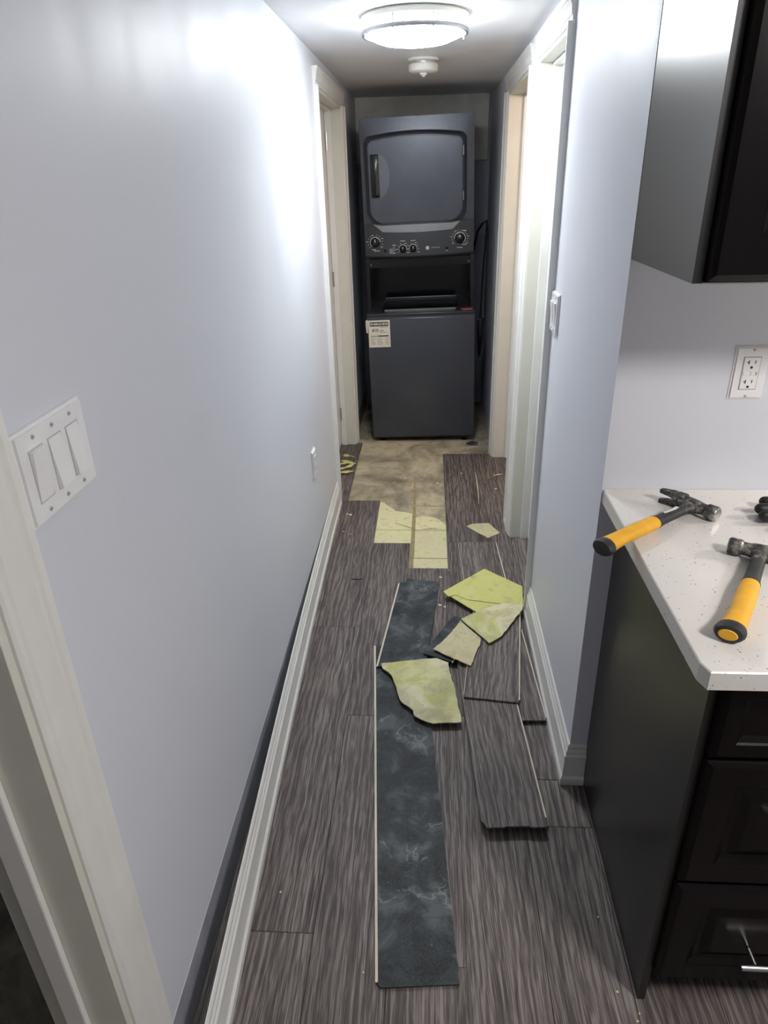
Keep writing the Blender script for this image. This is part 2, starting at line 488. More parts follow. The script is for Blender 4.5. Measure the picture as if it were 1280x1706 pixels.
# doorways: casing, jamb, stop, slab
def casing_profile(wd):
    # (across from the inner edge outward, protrusion)
    return [(0, 0), (0, 0.008), (0.004, 0.011), (0.012, 0.011), (0.016, 0.014), (wd * 0.55, 0.016),
            (wd * 0.68, 0.020), (wd * 0.78, 0.018), (wd * 0.84, 0.022), (wd, 0.022), (wd, 0)]
def doorway(name, label, side, y0, y1, top, wd=0.066, slab=None, stop_at=0.055, legs=(True, True), jmat='cream', ctop=None):
    """side -1: left wall, +1: right wall"""
    e = empty(name, ((LX if side < 0 else RXW), (y0 + y1) / 2, 0)); tag(e, label, 'doorway', kind='structure')
    f = LX if side < 0 else RXW
    s = 1 if side < 0 else -1         # protrusion direction into the hall
    pf = casing_profile(wd)
    ox, oy = e.location.x, e.location.y
    ctop = ctop or top + wd
    for k, (yy, dr) in enumerate(((y0, -1), (y1, 1))):
        if not legs[k]: continue
        pts = [(f + s * p - ox, yy + dr * a - oy) for a, p in pf]
        obj('casing', prism(pts, XY, 0, top + 0.0), 'trim', e)
    sc = (ctop - top) / wd
    pts = [(f + s * p - ox, top + a * sc) for a, p in pf]
    obj('casing', prism(pts, XZ, y0 - wd - oy, y1 + wd - oy), 'trim', e)
    # jamb lining 12 mm inside the opening
    j = 0.014
    xa, xb = (f - T, f + 0.004) if side < 0 else (f - 0.004, f + T)
    for yy, dr in ((y0, 1), (y1, -1)):
        a, b = sorted((yy, yy + dr * j))
        jb = obj('jamb', box(xa - ox, xb - ox, a - oy, b - oy, 0, top, 0.001, 1), jmat, e)
        a, b = sorted((yy + dr * j, yy + dr * (j + 0.011)))
        sx = (f - stop_at - 0.035, f - stop_at) if side < 0 else (f + stop_at, f + stop_at + 0.035)
        obj('stop', box(sx[0] - ox, sx[1] - ox, a - oy, b - oy, 0, top - j, 0.003, 2), 'trim', jb)
    jh = obj('head_jamb', box(xa - ox, xb - ox, y0 + j - oy, y1 - j - oy, top - j, top, 0.001, 1), jmat, e)
    obj('stop', box(sx[0] - ox, sx[1] - ox, y0 + j - oy, y1 - j - oy, top - j - 0.011, top - j, 0.003, 2), 'trim', jh)
    if slab is not None:
        xs = (f - slab - 0.035, f - slab) if side < 0 else (f + slab, f + slab + 0.035)
        sl = obj('door_leaf', box(xs[0] - ox, xs[1] - ox, y0 + j + 0.003 - oy, y1 - j - 0.003 - oy, 0.012, top - j - 0.003, 0.002, 1), 'trim', e)
    return e
doorway('door_1', 'white cased doorway beside the triple switch at lower left', -1, *D1, wd=0.074, stop_at=0.055)
d2 = doorway('door_2', 'white cased doorway on the left near the washer', -1, *D2, slab=0.088, stop_at=0.052)
for hz in (0.17, 1.0, 1.72):
    obj('hinge', lathe([(0, 0), (0.006, 0), (0.006, 0.085), (0, 0.085)], 10), 'brushed', d2, (LX - 0.082 - d2.location.x, D2[1] - 0.022 - d2.location.y, hz))
doorway('door_3', 'white cased doorway on the right beyond the two-gang switch', 1, *D3, slab=0.076, stop_at=0.042, ctop=2.012)
doorway('door_4', 'white cased doorway on the right nearest the washer, warm light inside', 1, *D4, stop_at=0.07, jmat='cream', ctop=2.015)
ld = bpy.data.lights.new('side_room_lamp', 'POINT'); ld.energy = SIDE_ROOM_W; ld.color = (1.0, 0.72, 0.55); ld.shadow_soft_size = 0.12
lo = bpy.data.objects.new('side_room_lamp', ld); C.objects.link(lo); lo.location = (1.05, 3.45, 1.9)

# baseboards
BP = [(0, 0), (0.020, 0), (0.020, 0.022), (0.016, 0.028), (0.0145, 0.030), (0.0125, 0.085), (0.0135, 0.092),
      (0.0135, 0.100), (0.0095, 0.106), (0.0095, 0.114), (0.006, 0.121), (0.006, 0.131), (0.003, 0.138), (0, 0.138)]
def base_sweep(path, side):
    """path of (x,y) for the back face, profile grows towards side*x"""
    bm = B(); rows = []
    for x, y in path:
        rows.append([bm.verts.new((x + side * t, y, z + 0.001)) for t, z in BP])
    n = len(BP)
    for a, b in zip(rows, rows[1:]):
        for i in range(n):
            bm.faces.new((a[i], a[(i + 1) % n], b[(i + 1) % n], b[i]))
    bm.faces.new(rows[0]); bm.faces.new(rows[-1][::-1])
    bmesh.ops.recalc_face_normals(bm, faces=bm.faces[:])
    return bm
off = [(3.29, 0.0015), (2.9, 0.004), (2.5, 0.010), (2.1, 0.018), (1.7, 0.029), (1.35, 0.040), (1.0, 0.0525), (0.787, 0.061), (0.705, 0.0645)]
struct('baseboard_left', base_sweep([(LX + d, y) for y, d in off], 1), 'trim', 'white baseboard pried loose from the left wall', 'baseboard')
bm = base_sweep([(RXW - 0.0005, D3[0] - 0.067), (RXW - 0.0005, YK - 0.0005)], -1)
# mitred return along the end of the wall, up to the cabinet
rows = []
for k, xx in enumerate((None, 0.4425)):
    rows.append([bm.verts.new(((RXW - 0.0005 - t) if xx is None else xx, YK - 0.0005 - t, z + 0.001)) for t, z in BP])
n = len(BP)
for i in range(n): bm.faces.new((rows[0][i], rows[0][(i + 1) % n], rows[1][(i + 1) % n], rows[1][i]))
bm.faces.new(rows[1][::-1])
# extend the long run to the mitre
rows2 = [[bm.verts.new((RXW - 0.0005 - t, YK - 0.0005, z + 0.001)) for t, z in BP], [bm.verts.new((RXW - 0.0005 - t, YK - 0.0005 - t, z + 0.001)) for t, z in BP]]
for i in range(n): bm.faces.new((rows2[0][i], rows2[0][(i + 1) % n], rows2[1][(i + 1) % n], rows2[1][i]))
bmesh.ops.recalc_face_normals(bm, faces=bm.faces[:])
struct('baseboard_right', bm, 'trim', 'white baseboard wrapping the end of the right wall', 'baseboard')
struct('baseboard_between_doors', base_sweep([(RXW - 0.0005, D4[0] - 0.067), (RXW - 0.0005, D3[1] + 0.067)], -1), 'trim', 'short white baseboard piece between the two right doorways', 'baseboard')

# ------------------------------------------------------------------ floor: slab, planks, old tiles
PT = 0.006
fl = obj('floor', box(-2.0, KX + T, KY - T, YB + T, -0.12, -PT), 'concrete')
tag(fl, 'stained bare concrete slab under the grey plank flooring', 'floor', kind='structure')
PW = 0.1754
def plank(x0, x1, y0, y1):
    g = 0.0005
    hx, hy = (x1 - x0) / 2 - g, (y1 - y0) / 2 - g
    bm = box(-hx, hx, -hy, hy, -PT / 2, PT / 2)
    top = [e for e in bm.edges if all(v.co.z > 0 for v in e.verts)]
    bmesh.ops.bevel(bm, geom=top, offset=0.0009, segments=1, affect='EDGES')
    return obj('plank', bm, 'plank', fl, ((x0 + x1) / 2, (y0 + y1) / 2, -PT / 2))
ends = {
    -1: [(-2.19, -0.22), (-0.22, 0.40), (0.40, 1.57), (1.57, 2.74), (2.74, 3.35), (3.35, 4.255)],
    0: [(-2.19, -1.36), (-1.36, -0.19), (-0.19, 0.983), (0.983, 2.189), (2.189, 3.357)],
    1: [(-2.19, -0.65), (-0.65, 0.52), (0.52, 1.702), (1.702, 2.876)],
    2: [(-2.19, -1.42), (-1.42, -0.25), (-0.25, 0.922), (0.922, 2.09), (2.09, 2.643)],
    3: [(-2.19, -0.65), (-0.65, 0.53), (0.53, 1.71), (1.71, 2.884), (2.884, 4.054)],
    4: [(-2.19, -1.04), (-1.04, 0.128), (0.128, 1.298), (1.298, 2.468), (2.468, 3.64), (3.64, 4.054)],
}
XR = [-0.4387 + PW * i for i in range(6)]
for r, segs in ends.items():
    for y0, y1 in segs:
        xa, xb = (-0.4387 - PW + 0.001, -0.4387) if r < 0 else (XR[r], XR[r + 1])
        if r < 0 and 0.1 < y0 < 2.8: xa = LX + 0.002
        if r == 4 and y0 > 1.2: xb = RXW - 0.002
        if r == 4 and y0 == 1.298: xb = XR[5]
        if r == 4 and 1.2 < y0 < 1.3:
            plank(XR[4], XR[5], 1.298, YK - 0.002); plank(XR[4], RXW - 0.001, YK - 0.0015, 2.468); continue
        plank(xa, xb, y0, y1)
for y0, y1 in ((D3[0] + 0.015, D3[1] - 0.015), (D4[0] + 0.015, D4[1] - 0.015)):
    plank(RXW - 0.0015, RXW + T, y0, y1)
x = XR[5]; k = 0
while x < KX - 0.02:
    xb = min(x + PW, KX); y = KY + 0.01
    ln = [0.5, 0.9, 0.3, 1.1, 0.7][k % 5]
    while y < YK - 0.02:
        yb = min(y + ln, YK - 0.001)
        plank(x, xb, y, yb); y = yb; ln = 1.17
    x = xb; k += 1
# old vinyl tile pieces still stuck to the slab inside the opening
def flat_piece(name, pts, z, th, mat, parent=None, jit=0.0):
    cx = sum(p[0] for p in pts) / len(pts); cy = sum(p[1] for p in pts) / len(pts)
    bm = prism([(a - cx, b - cy) for a, b in pts], XY, 0, th)
    return obj(name, bm, mat, parent, (cx, cy, z))
TZ = -PT
tiles = [
    ([(-0.262, 3.345), (-0.24, 3.335), (-0.215, 3.29), (-0.19, 3.262), (-0.171, 3.232), (-0.13, 3.222), (-0.084, 3.205), (-0.084, 3.019), (-0.262, 3.019)], 'tile_green'),
    ([(-0.262, 3.014), (-0.084, 3.014), (-0.086, 2.879), (-0.262, 2.879)], 'tile_green'),
    ([(-0.066, 3.158), (-0.03, 3.172), (0.012, 3.166), (0.04, 3.145), (0.057, 3.13), (0.087, 3.075), (0.087, 3.019), (-0.066, 3.019)], 'tile_green'),
    ([(-0.066, 3.014), (0.087, 3.014), (0.087, 2.738), (-0.066, 2.738)], 'tile_floor'),
    ([(-0.068, 2.732), (0.087, 2.732), (0.087, 2.646), (-0.068, 2.646)], 'tile_floor'),
]
for pts, mt in tiles: flat_piece('tile', pts, TZ, 0.0026, mt, fl)
flat_piece('adhesive_joint', [(-0.083, 3.68), (-0.078, 3.68), (-0.067, 3.2), (-0.067, 2.648), (-0.084, 2.648), (-0.083, 3.2)], TZ, 0.0012, 'mortar', fl)
flat_piece('adhesive_joint', [(-0.066, 3.302), (0.087, 3.300), (0.087, 3.296), (-0.066, 3.297)], TZ, 0.0010, 'mortar', fl)

# ------------------------------------------------------------------ loose planks
def loose_plank(L, Wd, z0, z1, nl, ang, face, label, tongue='left', outline=None, length_tongue=None):
    """nl near-left corner xy, ang degrees CCW of the length direction from +y"""
    th = 0.0055
    e = empty('loose_plank', (nl[0], nl[1], z0), (math.atan2(z1 - z0, L), 0, math.radians(ang)))
    tag(e, label, 'plank', 'loose pulled-up floor planks')
    out = outline or [(0, 0), (Wd, 0), (Wd, L), (0, L)]
    b = obj('board', prism(out, XY, 0.0008, th), 'plank' if face else 'backing', e)
    obj('backing' if face else 'wear_layer', prism(out, XY, 0, 0.0008), 'backing' if face else 'plank', e)
    tl = length_tongue or (0.012, L - 0.003)
    if tongue in ('left', 'both'):
        obj('tongue', box(-0.0065 if tongue == 'left' else -0.0018, 0.0, tl[0], tl[1], 0.0014, 0.0046, 0.0004, 1), 'core', e)
    if tongue in ('right', 'both'):
        obj('tongue', box(Wd, Wd + 0.005, tl[0], tl[1], 0.0014, 0.0046, 0.0006, 1), 'core', e)
    if tongue == 'end':
        obj('tongue', box(0.004, Wd - 0.004, L, L + 0.004, 0.0014, 0.0046, 0.0006, 1), 'core', e)
    return e
Z = 0.0005
loose_plank(1.203, 0.176, 0.0012, 0.0012, (-0.105, 0.868), 4.3, False, 'longest upturned plank, black backing up, running towards the viewer', 'left', [(0.006, 0), (0.176, 0.002), (0.176, 1.203), (0, 1.203), (0, 0.006)])
loose_plank(0.60, 0.168, 0.0095, 0.0020, (-0.178, 1.935), -5.6, False, 'shorter upturned black plank lying over the far end of the longest one', 'left', [(0, 0), (0.168, 0), (0.168, 0.60), (0.025, 0.61), (0.022, 0.578), (0, 0.575)], (0.0, 0.57))
loose_plank(0.27, 0.112, 0.0166, 0.0137, (-0.018, 2.004), -25.2, False, 'slanted black-backed plank offcut poking out from under the tile pieces', 'right', None, (0.0, 0.09))
loose_plank(0.43, 0.176, 0.0008, 0.0008, (0.158, 2.445), 2.2, True, 'loose grey plank half hidden under the lime tile sheet, farthest away', 'both')
loose_plank(0.66, 0.178, 0.0215, 0.0188, (0.118, 1.771), -6.9, True, 'loose grey plank lying on top of another below the tile pieces', 'both')
loose_plank(1.12, 0.172, 0.0235, 0.0015, (0.143, 1.263), 3.2, True, 'loose grey plank with its near end raised and casting a dark shadow', 'right', [(0.012, 0), (0.060, 0.0), (0.062, 0.003), (0.125, 0.003), (0.127, -0.001), (0.172, 0), (0.172, 1.12), (0, 1.12), (0, 0.024), (0.008, 0.014)], (0.03, 0.6))
loose_plank(0.50, 0.074, 0.0095, 0.0015, (0.300, 1.680), 2.3, True, 'narrow loose plank strip beside the right baseboard', 'right')

# ------------------------------------------------------------------ loose tile pieces
def chip_edges(pts, sub=4, amp=0.0022):
    out = []; n = len(pts)
    for i in range(n):
        a, b = Vector(pts[i]), Vector(pts[(i + 1) % n])
        ln = (b - a).length; k = max(1, min(sub, int(ln / 0.012)))
        nrm = Vector((-(b - a).y, (b - a).x)).normalized() if ln > 0 else Vector((0, 0))
        for j in range(k):
            p = a.lerp(b, j / k)
            if j: p += nrm * random.uniform(-amp, amp)
            out.append((p.x, p.y))
    return out
def loose_tile(name, pts, z, mat, label, group='broken tile pieces on the planks', th=0.003, amp=0.002, cat='tile piece', tilt=(0, 0)):
    pts = chip_edges(pts, 6, amp)
    o = flat_piece(name, pts, z, th, mat)
    o.rotation_euler = (tilt[0], tilt[1], 0)
    return tag(o, label, cat, group)
loose_tile('tile_sheet', [(0.064, 2.397), (0.130, 2.322), (0.196, 2.250), (0.300, 2.27), (0.376, 2.297), (0.390, 2.448), (0.244, 2.572)], 0.0285, 'tile_lime', 'lower lime green tile sheet showing under the topmost sheet', amp=0.0008)
loose_tile('tile_sheet', [(0.062, 2.398), (0.243, 2.583), (0.388, 2.445), (0.360, 2.298), (0.157, 2.340), (0.113, 2.375), (0.082, 2.362)], 0.0318, 'tile_lime', 'topmost pointed lime green tile sheet by the right wall', amp=0.0008)
loose_tile('tile_fragment', [(0.127, 2.200), (0.197, 2.255), (0.296, 2.312), (0.374, 2.301), (0.367, 2.264), (0.330, 2.20), (0.299, 2.143), (0.272, 2.095), (0.222, 2.050)], 0.0350, 'tile_mottled', 'mottled green and cream tile fragment just below the lime sheets')
loose_tile('tile_fragment', [(0.123, 2.196), (0.195, 2.084), (0.189, 2.043), (0.176, 2.012), (0.149, 1.924), (0.080, 1.972), (0.018, 2.016), (0.060, 2.075), (0.093, 2.133)], 0.0300, 'tile_beige', 'beige five-sided tile fragment between the black planks and mottled piece')
loose_tile('tile_fragment', [(-0.167, 1.940), (-0.088, 1.957), (0.030, 1.976), (0.072, 1.953), (0.076, 1.896), (0.091, 1.811), (0.106, 1.658), (0.018, 1.649), (-0.015, 1.662), (-0.044, 1.682), (-0.047, 1.706), (-0.090, 1.750), (-0.111, 1.828), (-0.129, 1.882), (-0.160, 1.914)], 0.0195, 'tile_mottled', 'largest jagged tile fragment, lying across the black planks nearest the viewer', th=0.0035)
loose_tile('tile_fragment', [(0.189, 3.048), (0.221, 3.074), (0.302, 3.085), (0.348, 2.979), (0.285, 2.927)], 0.0006, 'tile_beige', 'small beige tile fragment alone near the right doorway')
shards = [((-0.535, 4.035), (-0.505, 4.01), 0.03), ((-0.50, 4.02), (-0.462, 3.985), 0.006), ((-0.53, 3.92), (-0.455, 3.875), 0.032),
          ((-0.54, 3.86), (-0.49, 3.90), 0.022), ((-0.495, 3.80), (-0.455, 3.87), 0.024), ((-0.515, 3.72), (-0.455, 3.742), 0.03), ((-0.535, 3.77), (-0.495, 3.79), 0.02)]
shard_lab = ['dull lime tile shard farthest up by the left doorway', 'thin pale sliver above the lime shards at the left doorway', 'widest lime tile shard in the left doorway heap',
             'lime tile shard overlapping the widest one in the doorway heap', 'upright lime shard at the right edge of the doorway heap', 'nearest lime tile shard at the left doorway', 'small lime shard between the nearest and widest in the doorway heap']
for i, ((a, b, wdt), lb) in enumerate(zip(shards, shard_lab)):
    a, b = Vector(a), Vector(b); d = b - a; nn = Vector((-d.y, d.x)).normalized() * wdt * 1.25; a = a - d * 0.2; b = b + d * 0.2
    pts = [a, a.lerp(b, 0.4) - nn * 0.6, b, a.lerp(b, 0.62) + nn * 0.45, a.lerp(b, 0.2) + nn * 0.5]
    o = flat_piece('tile_shard', [(p.x, p.y) for p in pts], 0.0006 + 0.0021 * i, 0.0018, 'tile_lime'); tag(o, lb, 'tile piece', 'lime tile shards by the left doorway')
# splinters and crumbs
def splinter(p, q, r, label, mat='core'):
    m = [p[0] * .5 + q[0] * .5 + 0.004, p[1] * .5 + q[1] * .5]
    o = obj('splinter', tube([(p[0], p[1], r + 0.0004), (m[0], m[1], r + 0.0008), (q[0], q[1], r + 0.0004)], [r * .5, r, r * .3], 6), mat)
    tag(o, label, 'splinter', 'splinters on the floor')
splinter((0.274, 3.738), (0.267, 3.309), 0.0030, 'long pale splinter lying along the planks near the washer')
splinter((0.313, 3.624), (0.41, 3.700), 0.0022, 'thin tan splinter pointing at the far right doorway', 'mortar')
splinter((0.375, 3.690), (0.43, 3.712), 0.005, 'short thick pale splinter by the far right doorway')
splinter((-0.17, 3.085), (-0.05, 3.0), 0.0016, 'thin brown splinter on the old green tile', 'mortar')
splinter((-0.03, 3.015), (0.04, 3.03), 0.0018, 'short brown splinter on the old tile joint', 'mortar')
crumbs = [(0.191, 3.734, .008), (0.068, 3.572, .010), (0.05, 3.60, .012), (-0.138, 3.675, .012), (-0.405, 3.178, .012), (-0.425, 3.185, .009), (-0.421, 2.988, .005), (-0.383, 2.963, .004),
          (0.054, 2.562, .009), (0.374, 3.511, .013), (0.047, 2.347, .010), (0.067, 2.335, .007), (-0.07, 0.80, .003), (-0.14, 0.90, .003), (0.40, 1.05, .003), (0.405, 0.885, .004), (0.44, 0.845, .003), (0.432, 0.83, .003), (-0.36, 1.08, .003), (0.09, 2.62, .005)]
crumb_lab = ['pale crumb on the plank left of the long splinter', 'smaller pale crumb on the concrete by the plank edge', 'larger pale crumb on the concrete by the plank edge', 'pale crumb in the middle of the bare concrete', 'larger of two crumbs by the far end of the left baseboard', 'smaller of two crumbs by the far end of the left baseboard',
    'tiny crumb beside the left baseboard, left of a twin', 'tiny crumb beside the left baseboard, right of its twin', 'pale crumb above the far end of the short black plank', 'pale crumb near the right doorway beside the small beige fragment', 'larger crumb right of the short black plank', 'smaller crumb right of the short black plank',
    'tiny crumb below the near end of the longest black plank', 'tiny crumb left of the near end of the longest black plank', 'tiny crumb along the base cabinet side panel', 'tiny crumb left of the cabinet corner at the floor', 'tiny crumb in front of the cabinet corner, right one', 'tiny crumb in front of the cabinet corner, left one', 'tiny crumb beside the loose left baseboard near the viewer', 'pale crumb at the corner of the old tile patch']
for i, (cx, cy, r) in enumerate(crumbs):
    n = random.choice((4, 5, 6))
    pts = [(cx + r * random.uniform(.5, 1.1) * math.cos(6.283 * k / n), cy + r * random.uniform(.5, 1.1) * math.sin(6.283 * k / n)) for k in range(n)]
    z = -PT + 0.0005 if (-0.0877 < cx < 0.0877 and cy > 2.65) or (-0.263 < cx < 0.0877 and cy > 3.36) else 0.0004
    o = flat_piece('crumb', pts, z, 0.0022, 'dust'); tag(o, crumb_lab[i], 'crumb', 'crumbs scattered on the floor')
o = obj('wood_chip', prism([(-0.022, 0), (0.004, -0.006), (0.028, 0.004), (0.006, 0.004), (-0.008, 0.006)], XY, 0, 0.004), 'backing', None, (-0.315, 2.54, 0.0006)); tag(o, 'dark curled chip on the planks near the left baseboard', 'chip')
o = obj('rubble', prism([(-0.04, 0), (-0.01, -0.02), (0.03, -0.016), (0.035, 0.01), (0.0, 0.03)], XY, 0, 0.014), 'backing', None, (0.285, 4.235, -PT + 0.0005)); tag(o, 'dark lump of rubble beside the right foot of the washer', 'rubble')

# ------------------------------------------------------------------ ceiling lamp and smoke detector
lamp = empty('ceiling_lamp', (-0.05, 2.70, CZ)); tag(lamp, 'round flush-mount ceiling lamp with a metal ring, switched on', 'lamp')
obj('base_pan', lathe([(0, -0.001), (0.172, -0.001), (0.176, -0.006), (0.176, -0.018), (0.170, -0.022), (0, -0.022)], 64), 'cream', lamp, smooth=True)
obj('diffuser', lathe([(0.160, -0.0225), (0.161, -0.045), (0.157, -0.052), (0.145, -0.062), (0.115, -0.073), (0.07, -0.080), (0.03, -0.083), (0, -0.084)], 64), 'hall_glow', lamp, smooth=True)
ring = obj('trim_ring', lathe([(0.166, -0.042), (0.174, -0.042), (0.176, -0.048), (0.174, -0.055), (0.166, -0.055), (0.164, -0.048), (0.166, -0.042)], 64), 'brushed', lamp, smooth=True)
for a in (20, 110, 200, 248, 290):
    ca, sa = math.cos(math.radians(a)), math.sin(math.radians(a))
    obj('post', tube([(0.172 * ca, 0.172 * sa, -0.020), (0.172 * ca, 0.172 * sa, -0.062)], 0.0028, 8), 'brushed', lamp, smooth=True)
sd = empty('smoke_detector', (-0.03, 3.60, CZ)); tag(sd, 'small round white smoke detector behind the ceiling lamp', 'smoke detector')
obj('mount', lathe([(0, -0.001), (0.070, -0.001), (0.070, -0.010), (0.062, -0.013), (0, -0.013)], 40), 'smoke_white', sd, smooth=True)
obj('vent_ring', lathe([(0, -0.0135), (0.058, -0.0135), (0.058, -0.022), (0, -0.022)], 40), 'screw', sd, smooth=True)
obj('cover', lathe([(0, -0.0225), (0.064, -0.0225), (0.066, -0.030), (0.064, -0.048), (0.056, -0.054), (0, -0.056)], 40), 'smoke_white', sd, smooth=True)
obj('test_button', lathe([(0.016, -0.055), (0.016, -0.060), (0.010, -0.064), (0.006, -0.070), (0, -0.071)], 20), 'smoke_white', sd, smooth=True)
# kitchen ceiling lamp (outside the view, lights the counter)
for (kx, ky), lb in (((1.15, 0.10), 'round kitchen ceiling lamp above the counter side of the room, outside the view'),):
    kl = empty('ceiling_lamp', (kx, ky, CZ)); tag(kl, lb, 'lamp')
    obj('base_pan', lathe([(0, -0.001), (0.172, -0.001), (0.176, -0.006), (0.176, -0.018), (0.170, -0.022), (0, -0.022)], 48), 'cream', kl, smooth=True)
    obj('diffuser', lathe([(0.160, -0.0225), (0.161, -0.045), (0.145, -0.062), (0.115, -0.073), (0.07, -0.080), (0, -0.084)], 48), 'kitchen_glow', kl, smooth=True)
# range hood with its lamp, farther right along the kitchen wall (outside the view)
rh = empty('range_hood', (1.85, YK - 0.001, 1.50)); tag(rh, 'steel range hood with a lamp on the kitchen wall, outside the view', 'range hood')
obj('canopy', prism([(0, 0.02), (0, 0.14), (-0.30, 0.14), (-0.47, 0.06), (-0.47, 0.02)], YZ, -0.30, 0.38), 'chrome', rh)
obj('lamp_lens', lathe([(0, 0.019), (0.035, 0.019), (0.033, 0.010), (0, 0.006)], 24, center=(-0.2, -0.16, 0)), 'kitchen_glow', rh, smooth=True)
hd_ = bpy.data.lights.new('hood_lamp', 'SPOT'); hd_.spot_size = math.radians(136); hd_.spot_blend = 0.12; hd_.energy = HOOD_W; hd_.color = (1.0, 0.95, 0.9); hd_.shadow_soft_size = 0.03
ho = bpy.data.objects.new('hood_lamp', hd_); C.objects.link(ho); ho.location = (1.65, YK - 0.16, 1.455)

# ------------------------------------------------------------------ switches and outlets
def plate_frame(e, W, H, gangs, pitch, slot_h, slot_w, th=0.006):
    """local: x across, z up, -y outwards; returns"""
    hw, hh = W / 2, H / 2
    bm = prism([(-hw, -hh), (hw, -hh), (hw, hh), (-hw, hh)], XZ, -0.0005, -th)
    es = [ed for ed in bm.edges if all(v.co.y < -th * .9 for v in ed.verts)]
    bmesh.ops.bevel(bm, geom=es, offset=0.004, segments=2, affect='EDGES')
    obj('plate', bm, 'plastic_white', e)
    for g in range(gangs):
        cx = (g - (gangs - 1) / 2) * pitch
        for s in (-1, 1):
            sc = obj('screw', lathe([(0, 0), (0.0032, 0), (0.0028, 0.0012), (0, 0.0014)], 12, axis='y'), 'screw', e, (cx, -th, s * (slot_h / 2 + 0.0145)))
            obj('screw_slot', box(-0.0024, 0.0024, -0.0018, -0.0013, -0.0005, 0.0005), 'print_grey', sc)
    return th
def rockers(e, gangs, pitch, states, th=0.006):
    for g in range(gangs):
        cx = (g - (gangs - 1) / 2) * pitch; h = 0.033; wv = 0.0155
        obj('recess', box(cx - wv - 0.0016, cx + wv + 0.0016, -th - 0.0004, -th + 0.0006, -h - 0.0016, h + 0.0016), 'screw', e)
        a, b = (0.0005, 0.0062) if states[g] else (0.0062, 0.0005)    # protrusion top, bottom
        pts = [(-th, -h), (-th - b, -h), (-th - 0.0030, 0), (-th - a, h), (-th, h)]
        obj('rocker', prism(pts, YZ, cx - wv, cx + wv), 'plastic_white', e)
sw = empty('light_switch', (LX, 0.796, 1.2545), (0, 0, math.pi / 2)); tag(sw, 'white triple rocker switch plate on the left wall', 'light switch')
plate_frame(sw, 0.170, 0.120, 3, 0.046, 0.0665, 0.033, 0.009)
rockers(sw, 3, 0.046, (False, True, True), 0.009)
sw2 = empty('light_switch', (RXW, 2.224, 1.180), (0, 0, -math.pi / 2)); tag(sw2, 'white two-gang switch plate on the right wall by the doorway', 'light switch')
plate_frame(sw2, 0.116, 0.122, 2, 0.046, 0.0665, 0.033, 0.009)
rockers(sw2, 2, 0.046, (False, False), 0.009)
def receptacle(e, th, tee=True):
    obj('face', box(-0.0165, 0.0165, -th - 0.0022, -th + 0.0005, -0.0335, 0.0335, 0.001, 1), 'plastic_white', e)
    for s in (-1, 1):
        bm = B()
        zc = 0.0205 * s
        bx(bm, -0.0075, -0.0058, -th - 0.0027, -th - 0.002, zc - 0.001, zc + 0.0075)
        if tee: bx(bm, -0.0105, -0.0075, -th - 0.0027, -th - 0.002, zc + 0.0022, zc + 0.0042)
        bx(bm, 0.0055, 0.0072, -th - 0.0027, -th - 0.002, zc + 0.0005, zc + 0.0072)
        lathe([(0, 0.002 + th), (0.0027, 0.002 + th), (0.0027, 0.0027 + th), (0, 0.0027 + th)], 12, bm, (0, 0, zc - 0.0075), 'y')
        obj('socket_slots', bm, 'slot', e)
g = empty('wall_outlet', (0.669, YK, 1.1855)); tag(g, 'white outlet with test buttons above the counter', 'outlet')
plate_frame(g, 0.070, 0.112, 1, 0, 0.069, 0.033, 0.006)
obj('seam', box(-0.0178, 0.0178, -0.0063, -0.0055, -0.0348, 0.0348), 'print_grey', g)
receptacle(g, 0.006)
obj('button', box(-0.0145, -0.0005, -0.0098, -0.0075, -0.0042, 0.0042, 0.0006, 1), 'plastic_white', g)
obj('button', box(0.0005, 0.0085, -0.0098, -0.0075, -0.0042, 0.0042, 0.0006, 1), 'plastic_white', g)
obj('indicator', box(0.0105, 0.0135, -0.0090, -0.0075, -0.0035, 0.0035), 'screw', g)
g2 = empty('wall_outlet', (LX, 2.645, 0.505), (0, 0, math.pi / 2)); tag(g2, 'white outlet low on the left hallway wall', 'outlet')
plate_frame(g2, 0.074, 0.118, 1, 0, 0.069, 0.033, 0.009)
receptacle(g2, 0.009, False)

# ------------------------------------------------------------------ kitchen cabinets and counter
def raised_front(name, parent, x0, x1, z0, z1, yf, th=0.019, fr=0.058, mat='espresso'):
    """drawer or door front facing -y with raised frame, bevelled edge, recessed then raised centre panel"""
    bm = B()
    def ring(i, y): return [bm.verts.new(p) for p in ((x0 + i, y, z0 + i), (x1 - i, y, z0 + i), (x1 - i, y, z1 - i), (x0 + i, y, z1 - i))]
    lv = [ring(0, yf + th), ring(0, yf + 0.007), ring(0.003, yf + 0.0045), ring(0.010, yf), ring(fr, yf), ring(fr + 0.003, yf + 0.003), ring(fr + 0.014, yf + 0.010),
          ring(fr + 0.022, yf + 0.010), ring(fr + 0.040, yf + 0.004)] if min(x1 - x0, z1 - z0) > 2 * (fr + 0.045) else \
         [ring(0, yf + th), ring(0, yf + 0.007), ring(0.003, yf + 0.0045), ring(0.010, yf), ring(fr * .7, yf), ring(fr * .7 + 0.003, yf + 0.003), ring(fr * .7 + 0.012, yf + 0.010)]
    bm.faces.new(lv[0][::-1])
    for a, b in zip(lv, lv[1:]):
        for i in range(4): bm.faces.new((a[i], a[(i + 1) % 4], b[(i + 1) % 4], b[i]))
    bm.faces.new(lv[-1])
    bmesh.ops.recalc_face_normals(bm, faces=bm.faces[:])
    return obj(name, bm, mat, parent)
